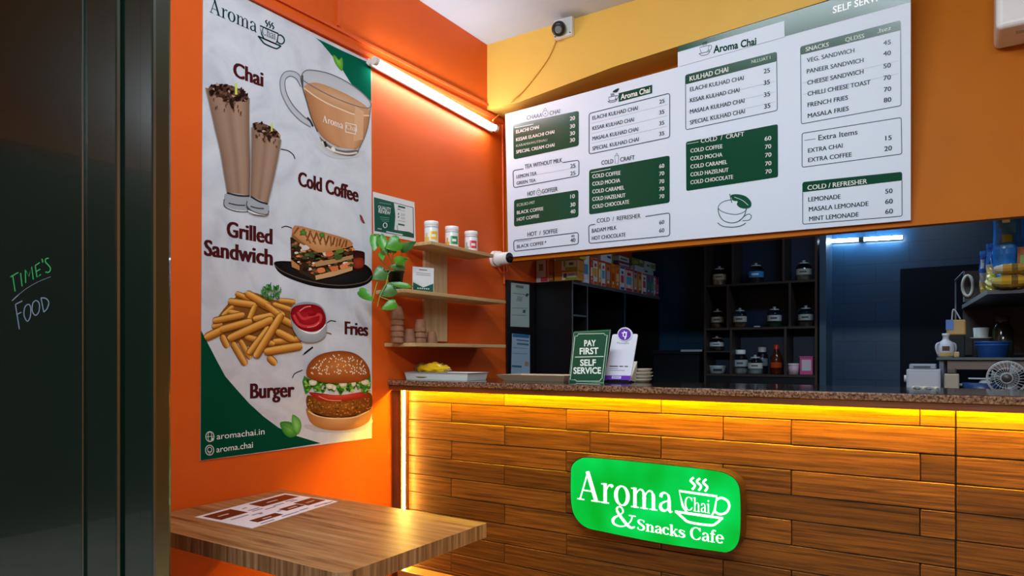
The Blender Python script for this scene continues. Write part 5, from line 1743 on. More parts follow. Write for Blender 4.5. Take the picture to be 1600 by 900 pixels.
# things lying on top of the row
def onrow(px0, px1, py0, h, body, marks, label, d0=.05, d1=.01, nm='carton', cat='carton', lift=0.0):
    X = CX1 - .03
    y0, y1 = atX(px0, py0, X).y, atX(px1, py0, X).y
    y1 = min(y1, 5.585)
    z = max([CZ + hh for (a, b, hh) in rowY if b > y0 and a < y1] or [CZ + .165]) + .0006 + lift
    return carton(CX1 - .15, X, y0, y1, z, z + h, body, marks, label, nm=nm, cat=cat), z + h
onrow(939, 958, 400, .085, 'd4d8e0', [('x', .05, .6, .75, .92, 'b83a4a'), ('x', .5, .8, .4, .6, '4a4a5a'), ('x', .86, 1, .0, 1, '8a7a3a'), ('y', .2, .8, .3, .8, 'b8c0c8')], 'white carton with red stripe lying on the row of cartons')
o1, zt_ = onrow(966, 985, 405, .045, '6a3a48', [('x', .1, .9, .3, .6, 'b0a8b0')], 'dark maroon carton lying on the middle of the row')
onrow(968, 983, 400, .038, 'b0bcc4', [('x', .1, .8, .3, .6, '7a3a44'), ('x', .1, .9, .75, .85, '5a90a8')], 'small grey blue box on top of the maroon carton', lift=.0455)
o2, zt2 = onrow(990, 1021, 408, .050, 'a9b9c4', [('x', .55, .7, .3, .6, '3a4a5a'), ('x', .0, .04, 0, 1, '6a3a3a')], 'long pale grey carton lying on the right of the row')
onrow(988, 1006, 392, .055, '6a6a30', [('x', .1, .5, .2, .7, '8a8440'), ('x', .6, .9, .5, .9, '9aa0a4')], 'olive packet on top of the long pale carton', nm='packet', cat='packet', lift=.0505)
onrow(1009, 1024, 392, .06, 'b8bca8', [('x', .1, .4, .3, .6, '3a6aa0'), ('x', .5, .95, .2, .8, '8a8a50')], 'white box with yellow side on top of the long pale carton', lift=.0505)

# ------------------------------------------------------------------ bench and pigeon-hole shelving on the back wall
bt0, bt1 = 0.30, atY(1099, 547, 5.3).x
bench = thing('storage_bench', 'dark low bench with pale front edge between cabinet and jar shelving', 'bench', (0.5, 5.45, 0))
bz = atY(1080, 547, 5.3).z
MB().box(bt0, bt1 - .03, 5.3, 5.59, bz - .03, bz).build('bench_top', pmat('dark_bench', '0c1218', 0.5, spec=0.2), bench)
MB().box(bt0 + .01, bt1 - .04, 5.32, 5.59, 0, bz - .031).build('body', pmat('dark_bench', '0c1218', 0.5, spec=0.2), bench)
MB().box(atY(1064, 547, 5.297).x, atY(1097, 547, 5.297).x, 5.294, 5.2995, bz - .012, bz + .004).build('edge_strip', pmat('pale_edge', '9aa6ae', 0.4), bench)
None and MB().box(atY(997, 560, 5.297).x, atY(999.5, 560, 5.297).x, 5.294, 5.2995, 0.9, bz - .031).build('leg_strip', pmat('blue_grey_post', '5b7f9c', 0.35, 0.3), bench)

SYF, SYB = 5.33, 5.59
def sx(px): return atY(px, 500, SYF).x
def sz(py, px=1190): return atY(px, py, SYF).z
U0, U1 = sx(1100), sx(1277)
FRM = pmat('dark_brown_frame', '362c29', 0.5, spec=0.25)
unit = thing('jar_shelving', 'dark pigeon-hole shelving of nine cells holding jars on the back wall', 'shelving', ((U0 + U1) / 2, 5.46, 0))
T = .016
zr1, zr2, zr3, ztop = sz(441), sz(511), sz(585), 2.35
MB().box(U0, U0 + T, SYF, SYB, 0.0, ztop).build('upright', FRM, unit)
MB().box(U1 - T, U1, SYF, SYB, 0.0, ztop).build('upright', FRM, unit)
for z_ in (zr1, zr2, zr3, ztop):
    MB().box(U0 + T + .0005, U1 - T - .0005, SYF, SYB, z_ - T, z_).build('shelf_board', FRM, unit)
for (px, za_, zb_) in [(1145, zr1, ztop - T), (1224, zr1, ztop - T), (1137, zr2, zr1 - T), (1234, zr2, zr1 - T), (1142, zr3, zr2 - T), (1227, zr3, zr2 - T)]:
    MB().box(sx(px) - T / 2, sx(px) + T / 2, SYF, SYB, za_ + .0005, zb_ - .0005).build('divider', FRM, unit)
zsm = sz(548, 1120)
MB().box(U0 + T + .0005, sx(1142) - T / 2 - .0005, SYF, SYB, zsm - .012, zsm).build('shelf_board', FRM, unit)
MB().box(U0 + T + .0005, U1 - T - .0005, SYB - .004, SYB, 0.9, ztop - T - .001).build('back_panel', pmat('navy_back_panel', '0a2a48', 0.45), unit)
MB().box(U0 + T, U1 - T, SYF + .01, SYB - .005, 0.0, zr3 - T - .001).build('base_panel', pmat('dark_bench', '0c1218', 0.5, spec=0.2), unit)

GLASS = pmat('jar_glass', 'dfe8ea', 0.05, trans=1.0)
YJ = 5.45
def jar(px, z, H, w, label, fill, lab_c, lid='knob', lidc='c4c8c8', nm='glass_jar', group='glass jars on the back shelving', ink=None, Y=YJ, fillh=.45, body=None):
    """glass jar: body, contents, paper label and lid"""
    x = atY(px, 500, Y).x
    r = w / 2
    o = thing(nm, label, 'jar', (x, Y, z), group)
    z += .0005
    L_ = (x, Y, z)
    MB().lathe([(0, 0), (r * .92, 0), (r, .006), (r, H * .66), (r * .86, H * .75), (r * .62, H * .80), (r * .62, H * .84)], L_, 20).build('body', body or GLASS, o)
    if fill:
        MB().lathe([(0, .004), (r * .88, .004), (r * .93, .012), (r * .93, H * fillh), (0, H * fillh + .002)], L_, 18).build('contents', pmat('contents_' + fill, fill, 0.8), o)
    lm = MB()
    fa = math.atan2(CAM.y - Y, CAM.x - x)
    def band(t0, t1, z0, z1, c, rr):
        for i in range(10):
            a0, a1 = fa + t0 + (t1 - t0) * i / 10, fa + t0 + (t1 - t0) * (i + 1) / 10
            lm.face([(x + r * rr * math.cos(t), Y + r * rr * math.sin(t), z + H * q) for t, q in ((a0, z0), (a1, z0), (a1, z1), (a0, z1))], lin(c))
    if lab_c:
        band(-1.3, 1.3, .30, .58, lab_c, 1.012)
        band(-.55, .35, .40, .48, ink or '5a6468', 1.03)
        lm.build('label', INK, o)
    if lid == 'knob':
        MB().lathe([(r * .66, H * .84), (r * .68, H * .88), (r * .5, H * .90), (r * .16, H * .91), (r * .14, H * .95), (r * .26, H * .98), (r * .2, H * 1.0), (0, H)], L_, 18).build('lid', pmat('glass_lid', 'aeb8ba', 0.1, spec=.8), o)
    elif lid == 'cap':
        MB().lathe([(r * .70, H * .82), (r * .72, H * .84), (r * .72, H * .98), (r * .66, H), (0, H)], L_, 18).build('lid', pmat('lid_' + lidc, lidc, 0.4), o)
    return o
pxm = 1075.0
hj = .155
jar(1124, zr1, hj, .108, 'glass jar of pale powder in the top left cell', 'c0a884', 'b8a68c', fillh=.56)
jar(1181, zr1, hj * 1.04, .115, 'glass jar with a bright blue and white label in the top middle cell', '2a3a34', '3f8fd0', ink='e4ecf2')
jar(1256, zr1, hj, .110, 'glass jar with a beige label in the top right cell', '7a7468', 'b0aca0', fillh=.5)
jar(1121, zr2, hj, .105, 'glass jar with cream label in the middle row, leftmost cell', '8a7450', 'c4bca8', fillh=.25)
jar(1156, zr2, hj, .105, 'glass jar of brown spice in the middle row, left side of the wide cell', '7a4e34', 'c8c4b4', fillh=.28)
jar(1210, zr2, hj, .105, 'glass jar of green leaves in the middle row, right side of the wide cell', '1f5a34', 'c8d0cc', fillh=.30)
jar(1259, zr2, hj, .105, 'glass jar with pale label in the middle row, right cell', '6a5a48', 'bcc0b4', fillh=.22)
jar(1120, zsm, .115, .11, 'squat glass jar with white label on the small extra shelf', '4a4038', 'c0ccd4', fillh=.25)
o = thing('white_tub', 'low white plastic tub in the bottom left cell', 'tub', (atY(1121, 580, YJ).x, YJ, zr3), None)
xx = o.location.x
MB().lathe([(0, 0), (.055, 0), (.062, .05), (0, .05)], (xx, YJ, zr3 + .0005), 24).build('body', pmat('tub_white', 'a8b4bc', 0.4), o)
MB().lathe([(.066, .0505), (.066, .058), (.06, .062), (0, .063)], (xx, YJ, zr3), 24).build('lid', pmat('tub_lid', 'b8c4cc', 0.4), o)
m = MB(); fa = math.atan2(CAM.y - YJ, CAM.x - xx)
for i in range(8):
    a0, a1 = fa - .6 + i * .15, fa - .6 + (i + 1) * .15
    m.face([(xx + rq * math.cos(t), YJ + rq * math.sin(t), zr3 + q) for t, q, rq in ((a0, .018, .0586), (a1, .018, .0586), (a1, .038, .061), (a0, .038, .061))], lin('3a464c'))
m.build('label', INK, o)
jar(1157, zr3, .185, .105, 'large clear jar with white cap in the bottom wide cell', 'a8b0b0', 'a4b0b4', 'cap', 'dfe6e8', fillh=.25)
jar(1180, zr3, .145, .108, 'short jar with white label in front of the clear bottles, bottom wide cell', '9aa4a4', 'c8ccc4', fillh=.3, Y=5.40)
jar(1191, zr3, .205, .085, 'tall dark bottle with white cap behind the short jar', '2a3438', '6a7a80', 'cap', 'd4dee2', nm='bottle', Y=5.52, fillh=.4)
# amber bottle with red cap
x = atY(1213, 560, 5.43).x
o = thing('sauce_bottle', 'amber sauce bottle with a red cap in the bottom wide cell', 'bottle', (x, 5.43, zr3))
MB().lathe([(0, 0), (.042, 0), (.045, .01), (.045, .11), (.04, .135), (.022, .165), (.016, .175), (.016, .19)], (x, 5.43, zr3 + .0005), 20).build('body', pmat('amber_bottle', '4a1c10', 0.12), o)
MB().lathe([(.021, .19), (.021, .215), (.016, .222), (0, .223)], (x, 5.43, zr3), 18).build('cap', pmat('red_cap', 'c82a20', 0.35), o)
m = MB(); fa = math.atan2(CAM.y - 5.43, CAM.x - x)
for i in range(8):
    a0, a1 = fa - 1.0 + i * .25, fa - 1.0 + (i + 1) * .25
    m.face([(x + .0458 * math.cos(t), 5.43 + .0458 * math.sin(t), zr3 + q) for t, q in ((a0, .05), (a1, .05), (a1, .09), (a0, .09))], lin('b04a24'))
m.build('label', INK, o)
x = atY(1240, 577, 5.42).x
o = thing('pink_tub', 'small pale pink tub in the bottom right cell', 'tub', (x, 5.42, zr3))
MB().lathe([(0, 0), (.036, 0), (.039, .07), (0, .07)], (x, 5.42, zr3 + .0005), 22).build('body', pmat('pale_pink', 'd0b0bc', 0.4), o)
MB().lathe([(.042, .0706), (.042, .08), (.037, .083), (0, .083)], (x, 5.42, zr3), 22).build('lid', pmat('pale_pink_lid', 'dcc4cc', 0.4), o)
x = atY(1261, 575, 5.42).x
o = thing('pink_box', 'bright pink box with white label in the bottom right cell', 'box', (x, 5.42, zr3))
MB().box(x - .045, x + .045, 5.385, 5.455, zr3 + .0005, zr3 + .125, bev=.004).build('body', pmat('bright_pink', 'c8508a', 0.4), o)
MB().box(x - .048, x + .048, 5.382, 5.458, zr3 + .1255, zr3 + .135, bev=.003).build('lid', pmat('bright_pink', 'c8508a', 0.4), o)
m = MB(); m.face([(x + u, 5.3843, zr3 + v) for u, v in ((-.03, .03), (.034, .03), (.034, .11), (-.03, .11))], lin('d0c4cc'))
m.build('label', INK, o)
# small pale thing lying on the middle shelf
x = atY(1183, 511, 5.40).x
o = MB().box(x - .02, x + .022, 5.38, 5.41, zr2 + .0005, zr2 + .012, bev=.003).build('folded_packet', pmat('pale_packet', 'a8b0b0', 0.5))
tag(o, 'tiny pale folded packet lying between two jars in the middle row', 'packet')

# ------------------------------------------------------------------ kitchen tube lamp
ka, kb = atY(1285, 377.5, 5.555), atY(1410, 370.5, 5.555)
kl = thing('kitchen_tube_lamp', 'pair of bluish white tube lamps in line on the kitchen back wall', 'lamp', ((ka.x + kb.x) / 2, 5.59, (ka.z + kb.z) / 2))
KT_ = pmat('glowing_kitchen_tube', 'ffffff', 0.5, emit='c4e4ff', estr=KTUBE_E)
km = (ka + kb) / 2
dk = (kb - ka).normalized()
MB().tube([ka, km - dk * .018], .013, 12).build('tube', KT_, kl)
MB().tube([km + dk * .018, kb], .013, 12).build('tube', KT_, kl)
MB().tube([km - dk * .0175, km + dk * .0175], .016, 12).build('connector', pmat('grey_connector', '6a7680', 0.4), kl)
nb = Vector((0, .031, 0))
MB().tube([ka + nb, kb + nb], .015, 4).build('batten', pmat('batten_blue_white', 'b8c8d4', 0.4), kl)

# ------------------------------------------------------------------ kitchen worktop and rack on the right
WZ = 1.08
wt = thing('kitchen_worktop', 'dark low kitchen worktop behind the counter on the right', 'worktop', (2.75, 4.15, 0))
MB().box(1.95, 3.385, 3.78, 4.60, WZ - .03, WZ).build('top', pmat('dark_worktop', '1a2028', 0.3), wt)
MB().box(2.0, 3.38, 3.83, 4.58, 0.0, WZ - .031).build('base', pmat('dark_bench', '0c1218', 0.5, spec=0.2), wt)

DB = pmat('dark_brown_board', '2e2622', 0.45)
rack = thing('storage_rack', 'dark brown storage rack with packets on top at the right of the kitchen', 'rack', (2.9, 4.4, 0))
zs = 1.30 + .30
p1 = atZ(1543, 453, zs); p2 = atZ(1504, 477, zs); p3 = atZ(1601, 450.5, zs)
xr = 3.39
m = MB()
m.prism([(p1.x, p1.y, zs), (xr, p1.y - .02, zs), (xr, p2.y, zs), (p2.x, p2.y, zs)], (0, 0, -.02))
m.build('top_board', DB, rack)
m = MB()
m.prism([(p1.x - .003, p1.y - .002, zs + .001), (p2.x - .003, p2.y, zs + .001), (p2.x - .0005, p2.y, zs + .001), (p1.x - .0005, p1.y + .0, zs + .001)], (0, 0, -.022))
m.build('board_edge', pmat('grey_edge_light', '8a9296', 0.4), rack)
MB().box(p2.x + .002, xr, p2.y - .02, p2.y - .002, 1.302, zs - .021).build('back_panel', DB, rack)  # dark sheet standing in for the background darkness under the top board
zm = atY(1475, 558.5, 4.25).z
mx0 = atY(1464, 559, 4.25).x
MB().box(mx0, xr, 4.2, p2.y - .003, zm - .012, zm).build('middle_shelf', pmat('grey_shelf', '4a5258', 0.35), rack)
ax0, ax1 = atY(1480, 566, 4.24).x, atY(1546, 566, 4.24).x
MB().box(ax0, ax1 + .3, 4.225, 4.245, zm - .062, zm - .0125, bev=.002).build('apron', pmat('brown_apron', '6a5a50', 0.5), rack)
for (lx, ly) in [(mx0 + .01, 4.23), (mx0 + .01, p2.y - .03), (xr - .04, 4.23)]:
    MB().box(lx, lx + .02, ly, ly + .02, WZ + .0005 if ly < 4.55 else 0.0, zm - .0125).build('leg', pmat('grey_leg', '5a6068', 0.4), rack)
for px_ in (1494, 1505):
    X_ = atY(px_, 460, p2.y - .01).x
MB().box(atY(1493, 460, p2.y).x - .004, atY(1493, 460, p2.y).x + .004, p2.y - .008, p2.y, zm + .0005, atY(1493, 437, p2.y).z).build('upright', pmat('grey_leg', '5a6068', 0.4), rack)
xq = atY(1506, 460, p2.y - .30).x
zq = atY(1506, 424, p2.y - .30).z
MB().box(xq - .004, xq + .004, p2.y - .308, p2.y - .30, zs + .0005, zq).build('upright', pmat('grey_leg', '5a6068', 0.4), rack)
MB().tube([(atY(1493, 460, p2.y).x, p2.y - .004, atY(1493, 437, p2.y).z - .004), (xq, p2.y - .304, zq - .004)], .006, 6).build('upper_rail', pmat('grey_leg_light', '8a929a', 0.4), rack)
MB().box(xq + .005, xq + .28, p2.y - .308, p2.y - .302, zs + .0005, zq).build('end_panel', DB, rack)
# coil hanging on the rack's end panel
cx0, cz0 = atY(1512, 447, p2.y - .315).x, atY(1512, 447, p2.y - .315).z
m = MB()
ring = [(cx0 + .024 * math.cos(t), p2.y - .327 - .004 * math.sin(3 * t), cz0 + .058 * math.sin(t)) for t in [i * math.pi / 10 for i in range(20)]]
m.tube([Vector(p) for p in ring], .0085, 8, closed=True)
o = m.build('rope_coil', pmat('coil_white', 'b4aca0', 0.6))
tag(o, 'small off-white coil hanging on the dark end of the rack', 'coil')

# packets on the rack's top board
WRP = print_mat('shiny_wrapper', 0.22, 0.5)
def pouch(c0, c1, d, H, cols, marks, label, nm='snack_pouch', cat='packet', group=None, bulge=.5, zb=None):
    """a filled pouch standing between floor points c0 and c1 (its front foot), d deep and H tall"""
    c0, c1 = Vector(c0), Vector(c1)
    e = c1 - c0
    W = e.length
    e.normalize()
    bk_ = Vector((-e.y, e.x, 0))
    if bk_.dot(FWD) < 0: bk_ = -bk_
    o = thing(nm, label, cat, (c0 + c1) / 2 + bk_ * d * .5, group)
    n1, n2 = 10, 14
    m = MB()
    def P(u, v, s):
        f = (math.sin(math.pi * min(max(u, 0), 1)) ** .5) * (math.sin(math.pi * (v * .86 + .10)) ** .45)
        wv = .004 * math.sin(v * 17 + u * 9)
        return c0 + e * (W * (u + .015 * math.sin(v * 9))) + bk_ * (d * .5 - s * (d * .5 * f) + wv) + Vector((0, 0, H * v + .001))
    for s in (1, -1):
        for i in range(n1):
            for j in range(n2):
                u0, u1, v0, v1 = i / n1, (i + 1) / n1, j / n2, (j + 1) / n2
                vm = (v0 + v1) / 2
                c = cols[-1][1]
                for lim, cc in cols:
                    if vm <= lim:
                        c = cc; break
                m.face([P(u0, v0, s), P(u1, v0, s), P(u1, v1, s), P(u0, v1, s)], lin(c), smooth=True)
    mm_ = m.build('wrapper', WRP, o)
    a = MB()
    for (u0, u1, v0, v1, c) in marks:
        k = 5
        for i in range(k):
            for j in range(k):
                a.face([P(u0 + (u1 - u0) * p / k, v0 + (v1 - v0) * q / k, 1) - bk_ * .0016 for p, q in ((i, j), (i + 1, j), (i + 1, j + 1), (i, j + 1))], lin(c), smooth=True)
    if marks:
        a.build('printed_mark', WRP, o)
    return o
def fl(px, Y, z=zs): 
    p = atY(px, 450, Y)
    return (p.x, Y, z)
GP = 'packets on top of the rack'
pouch(fl(1552, 3.95), fl(1592, 3.95), .075, .345, [(.15, '1a4f90'), (1, '2878d0')], [(.35, .75, .66, .76, '8a9a3a'), (.3, .8, .58, .62, '4a90d4'), (.35, .75, .30, .36, '9ab8d8'), (.3, .8, .12, .26, '7a7a34'), (.35, .65, .93, .98, 'e0e8f0')],
      'tall bright blue pouch standing at the back of the rack top', group=GP)
pouch(fl(1597, 3.95), fl(1640, 3.95), .075, .33, [(1, '1a5cb0')], [(.3, .7, .6, .7, '8ab0d8')], 'tall blue pouch cut by the right edge of the view', group=GP)
pouch(fl(1527, 4.20), fl(1542, 4.18), .05, .225, [(.25, 'b8a060'), (.52, 'a8a8a8'), (1, '1c5ca8')], [(.2, .8, .05, .2, 'a8983a'), (.3, .7, .6, .8, 'c4ccd4')], 'small blue and silver pouch at the left end of the rack top', group=GP)
pouch(fl(1537, 4.02), fl(1553, 4.0), .05, .235, [(.28, 'c0a840'), (.55, 'b0aca4'), (1, '1f66b8')], [(.25, .8, .36, .50, 'c8b860'), (.3, .7, .62, .82, '3a78c4'), (.2, .8, .05, .2, 'b0b850')], 'small blue and yellow pouch second from the left on the rack', group=GP)
pouch(fl(1590, 3.85), fl(1632, 3.85), .07, .19, [(.5, 'c09040'), (1, '8a5a3a')], [(.1, .5, .5, .8, '7a8a50'), (.15, .45, .3, .45, 'd0c0a0')], 'rounded orange brown pouch at the right edge of the view', group=GP)
def flatpack(px0, px1, z0, h, Y, d, cols, label):
    a, b = atY(px0, 440, Y).x, atY(px1, 440, Y).x
    o = thing('flat_packet', label, 'packet', ((a + b) / 2, Y + d / 2, z0), GP)
    m = MB()
    n = 12
    rings = []
    for i in range(n + 1):
        u = i / n
        f = max(math.sin(math.pi * (u * .92 + .04)) ** .35, .2)
        rings.append([(a + (b - a) * u, Y + d / 2 - d / 2 * math.cos(t), z0 + h / 2 + h / 2 * f * math.sin(t) * (1 + .05 * math.sin(i * 2.3)) ) for t in [k * 2 * math.pi / 12 for k in range(12)]])
    vs = [p for r in rings for p in r]
    for i in range(n):
        for k in range(12):
            c = cols[0] if i < 3 else (cols[2] if i in (6, 7) and k in (0, 1, 11) else cols[1])
            m.face([rings[i][k], rings[i + 1][k], rings[i + 1][(k + 1) % 12], rings[i][(k + 1) % 12]], lin(c), smooth=True)
    m.face([p for p in rings[0]], lin(cols[0])); m.face(list(reversed(rings[-1])), lin(cols[1]))
    m.build('wrapper', WRP, o)
flatpack(1550, 1612, zs + .001, .06, 3.77, .09, ['a8a058', 'b08a28', '6a5020'], 'yellow flat packet lying lowest at the front of the rack top')
flatpack(1553, 1610, zs + .0625, .05, 3.77, .09, ['b4ac98', 'a88038', '6a5a2a'], 'yellow flat packet lying upper at the front of the rack top')
x_ = fl(1540, 3.86)
pouch(fl(1536, 3.90), fl(1551, 3.86), .04, .075, [(1, 'a8a848')], [(.2, .8, .3, .7, 'c8c890')], 'little yellow green pouch at the front corner of the rack', group=GP)

# things on the middle shelf
x = atY(1478, 540, 4.38).x
o = thing('white_jug', 'white two-handled jug with narrow neck on the rack shelf', 'jug', (x, 4.38, zm))
MB().lathe([(0, 0), (.036, 0), (.042, .012), (.043, .05), (.034, .078), (.018, .092), (.015, .10), (.015, .112), (.018, .116), (.018, .128), (0, .129)], (x, 4.38, zm + .0005), 24).build('body', pmat('jug_white', 'b4b8c0', 0.35), o)
for s in (-1, 1):
    pth = [(x + s * u * RGT.x, 4.38 + s * u * RGT.y, zm + v) for u, v in ((.034, .078), (.050, .07), (.053, .045), (.043, .018))]
    MB().tube([Vector(p) for p in smoothpath(pth, 5)], .005, 8).build('handle', pmat('jug_white', 'b4b8c0', 0.35), o)
m = MB(); fa = math.atan2(CAM.y - 4.38, CAM.x - x)
for (t0, t1, z0, z1, c) in [(-.4, .4, .035, .06, '5a4a44'), (-.7, .7, .008, .025, 'b89858')]:
    for i in range(8):
        a0, a1 = fa + t0 + (t1 - t0) * i / 8, fa + t0 + (t1 - t0) * (i + 1) / 8
        rr2 = .0438 if z0 > .03 else .0432
        m.face([(x + rr2 * math.cos(t), 4.38 + rr2 * math.sin(t), zm + q) for t, q in ((a0, z0), (a1, z0), (a1, z1), (a0, z1))], lin(c))
m.build('label', INK, o)
x = atY(1494, 512, 4.55).x
o = thing('plastic_tub', 'clear tub with blue and yellow print above the white jug', 'tub', (x, 4.55, zm))
zb2 = atY(1494, 524, 4.55).z
MB().box(x - .04, x + .04, 4.51, 4.59, zm + .0005, zb2 - .001, bev=.003).build('riser', pmat('dark_bench', '0c1218', 0.5, spec=0.2), o)
MB().box(x - .046, x + .046, 4.515, 4.585, zb2, zb2 + .085, bev=.008).build('body', pmat('tub_yellow', 'b08a44', 0.35), o)
MB().box(x - .048, x - .012, 4.511, 4.5145, zb2 + .03, zb2 + .086).build('label', pmat('tub_blue_label', '3a6ab0', 0.35), o)
MB().tube([Vector(p) for p in smoothpath([(x - .02, 4.55, zb2 + .085), (x - .012, 4.55, zb2 + .145), (x + .02, 4.55, zb2 + .09)], 6)], .004, 6).build('handle', pmat('tub_handle', 'b4b8bc', 0.4), o)
x = atY(1495, 552, 4.34).x
o = tag(MB().box(x - .013, x + .012, 4.33, 4.36, zm + .0005, zm + .03, bev=.006).build('sponge', pmat('pale_sponge', 'b09a6a', 0.8)), 'tiny tan sponge on the shelf right of the white jug', 'sponge')
x = atY(1551, 545, 4.40).x
o = thing('blue_basin', 'round deep blue plastic basin on the rack shelf', 'basin', (x, 4.40, zm))
MB().lathe([(0, 0), (.062, 0), (.074, .075), (.080, .078), (.080, .083), (.072, .082), (.060, .006), (0, .006)], (x, 4.40, zm + .0005), 32).build('body', pmat('blue_plastic', '1f4f9c', 0.35), o)
MB().lathe([(.0765, .062), (.0785, .064), (.0765, .067)], (x, 4.40, zm + .0005), 32).build('rim_band', pmat('blue_plastic_rim', '2a5cae', 0.35), o)
x = atY(1533, 524, 4.62).x
z3 = atY(1533, 529, 4.62).z
o = thing('white_mug', 'white mug on an upturned box behind the blue basin', 'mug', (x, 4.62, zm))
MB().box(x - .04, x + .04, 4.58, 4.67, zm + .0005, z3 - .001, bev=.003).build('box', pmat('dark_bench', '0c1218', 0.5, spec=0.2), o)
MB().lathe([(0, 0), (.05, 0), (.052, .006), (.034, .008), (.038, .06), (.035, .06), (.032, .012), (0, .012)], (x, 4.62, z3), 24).build('body', pmat('mug_white', 'b0b0a8', 0.4), o)
x = atY(1567, 525, 4.60).x
o = thing('pickle_jar', 'dark glass jar standing behind the blue basin', 'jar', (x, 4.60, zm))
MB().lathe([(0, 0), (.045, 0), (.048, .01), (.048, .15), (.035, .175), (.03, .18), (.03, .195)], (x, 4.60, zm + .0005), 20).build('body', pmat('dark_green_glass', '2e3222', 0.1), o)
MB().lathe([(.034, .1955), (.034, .22), (.028, .224), (0, .225)], (x, 4.60, zm), 20).build('cap', pmat('dull_metal_cap', '5a5a4c', 0.4, .5), o)

# on the worktop: white appliance, small box, blue pan, fan
ya4 = 4.02
xa4, xb4 = atY(1416, 590, ya4).x, atY(1470, 590, ya4).x
ztp = atY(1442, 577, ya4).z
ap = thing('white_appliance', 'white boxy kitchen appliance with a handled lid behind the counter', 'appliance', ((xa4 + xb4) / 2, ya4 + .08, WZ))
APW = pmat('appliance_white', 'a4acb6', 0.4)
MB().box(xa4, xb4, ya4, ya4 + .17, WZ + .0005, ztp, bev=.006).build('body', APW, ap)
MB().box(xa4 + .012, xb4 - .02, ya4 + .01, ya4 + .15, ztp + .0005, ztp + .026, bev=.005).build('lid', pmat('appliance_lid', '8c96a2', 0.4), ap)
MB().box(xa4 + .03, xb4 - .045, ya4 + .006, ya4 + .0095, ztp + .008, ztp + .016, bev=.001).build('handle_slot', pmat('slot_dark', '3a424c', 0.5), ap)
MB().box(xa4 + .012, xb4 - .012, ya4 - .002, ya4 - .0003, WZ + .03, ztp - .012).build('front_plate', pmat('appliance_front', 'b0b8c0', 0.35), ap)
MB().tube([(xa4 - .012, ya4 + .06, WZ + .10), (xa4 - .0005, ya4 + .06, WZ + .10)], .018, 14).build('side_knob', pmat('appliance_front', 'b0b8c0', 0.35), ap)
x = atY(1487, 595, 4.08).x
o = thing('cream_container', 'small cream container beside the white appliance', 'container', (x, 4.08, WZ))
MB().box(x - .032, x + .032, 4.05, 4.11, WZ + .0005, atY(1487, 584, 4.08).z, bev=.006).build('body', pmat('cream_container_plastic', 'a09684', 0.5), o)
zz = atY(1487, 584, 4.08).z
MB().box(x - .02, x + .02, 4.06, 4.10, zz + .0005, zz + .028, bev=.006).build('lid', pmat('dark_lid', '4a4038', 0.5), o)
x = atY(1536, 600, 4.16).x
o = thing('blue_pan', 'dark blue pan with a pale flat lid and handle left of the fan', 'pan', (x, 4.16, WZ))
zt4 = atY(1536, 598, 4.16).z
MB().lathe([(0, 0), (.07, 0), (.09, zt4 - WZ - .001), (.086, zt4 - WZ - .001), (0, zt4 - WZ - .002)], (x, 4.16, WZ + .0005), 28).build('body', pmat('pan_blue', '1f3a68', 0.35), o)
MB().tube([(x - .088, 4.14, zt4 - .012), (x - .165, 4.12, zt4 - .008)], .007, 10).build('handle', pmat('pan_handle', '8e9aa4', 0.4), o)
MB().box(x - .062, x + .09, 4.11, 4.17, zt4 + .018, zt4 + .024, bev=.002).build('lid_bar', pmat('pan_bar', 'b0b8c0', 0.4), o)
MB().lathe([(.03, 0), (.02, .017), (0, .0175)], (x + .01, 4.14, zt4 - .0005), 16).build('lid_knob', pmat('pan_bar', 'b0b8c0', 0.4), o)

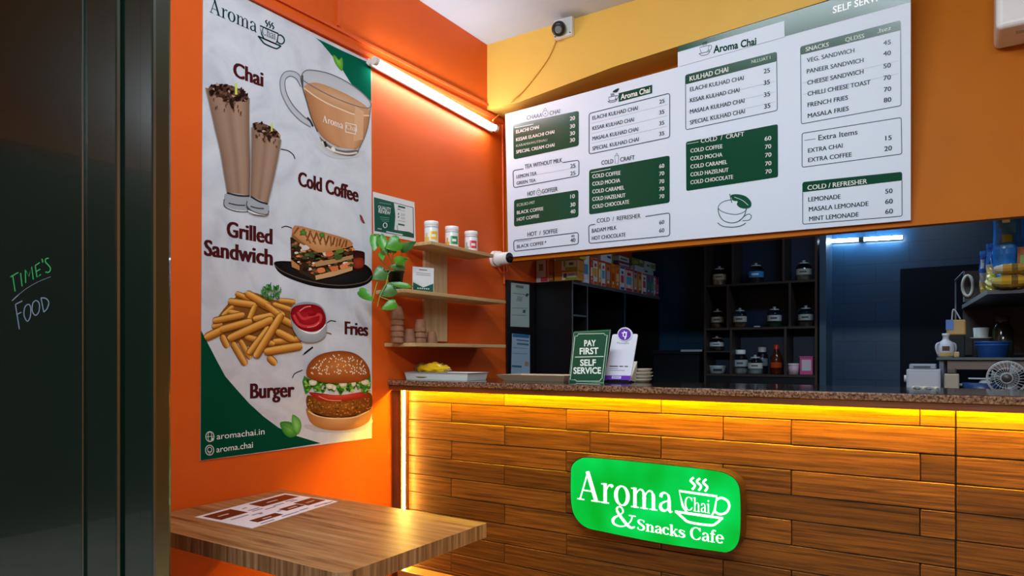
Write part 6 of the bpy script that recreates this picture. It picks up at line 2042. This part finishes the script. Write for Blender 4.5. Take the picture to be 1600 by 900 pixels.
fy = 3.88
fcn = atY(1573, 590.5, fy)
fan = thing('desk_fan', 'small desk fan with pale wire cage at the right edge', 'fan', (fcn.x, fy, WZ))
dirf = (CAM - fcn); dirf.z = 0
ang = math.atan2(dirf.y, dirf.x)
Mf = Matrix.Rotation(ang, 4, 'Z') @ Matrix.Rotation(math.radians(90), 4, 'Y')
RF = 26 / F * (fcn - CAM).dot(FWD)
WIRE = pmat('fan_wire', 'b8bec2', 0.35, 0.2)
cg = MB()
def fp_(r, t, z): return fcn + (Mf @ Vector((r * math.cos(t), r * math.sin(t), z)))
for (r, z) in [(RF, 0), (RF * .93, .016), (RF * .6, .03), (RF * .3, .034)]:
    cg.tube([fp_(r, i * math.pi / 16, z) for i in range(32)], .0014 if r < RF else .0028, 6, closed=True)
for i in range(28):
    t = i * 2 * math.pi / 28
    cg.tube([fp_(RF * .24, t, .035), fp_(RF * .6, t + .12, .03), fp_(RF * .93, t + .2, .016), fp_(RF, t + .22, 0), fp_(RF * .9, t + .2, -.018), fp_(RF * .4, t + .1, -.026)], .0009, 4)
cg.build('wire_cage', WIRE, fan)
hb = MB().lathe([(0, .033), (RF * .24, .034), (RF * .25, .038), (RF * .2, .041), (0, .042)], fcn, 20, mat=Mf)
hb.build('badge', pmat('fan_badge', '3a3432', 0.4), fan)
for k in range(3):
    m = MB()
    t0 = k * 2 * math.pi / 3 + .4
    n = 6
    A_, B_ = [], []
    for i in range(n + 1):
        u = i / n
        r = RF * (.2 + .66 * u)
        A_.append(fp_(r, t0 - .12 - .35 * u, .010)); B_.append(fp_(r, t0 + .25 + .32 * u * (1 - u * .5), -.006))
    m.add(A_ + B_, [(i, i + 1, n + 2 + i, n + 1 + i) for i in range(n)], smooth=True)
    o = m.build('blade', pmat('fan_blade', '8f979c', 0.3), fan)
    md = o.modifiers.new('thickness', 'SOLIDIFY'); md.thickness = .0012
MB().lathe([(0, -.05), (RF * .3, -.048), (RF * .34, -.03), (RF * .3, .0), (RF * .2, .012), (0, .013)], fcn, 20, mat=Mf).build('motor', pmat('fan_grey', '70767a', 0.4), fan)
bk3 = fcn - dirf.normalized() * .04
MB().tube([(bk3.x, bk3.y, WZ + .012), (bk3.x, bk3.y, fcn.z - .02)], .009, 12).build('stem', pmat('fan_grey', '70767a', 0.4), fan)
MB().lathe([(0, 0), (.06, 0), (.06, .008), (.02, .014), (0, .014)], (bk3.x, bk3.y, WZ + .0005), 24).build('foot', pmat('fan_grey', '70767a', 0.4), fan)
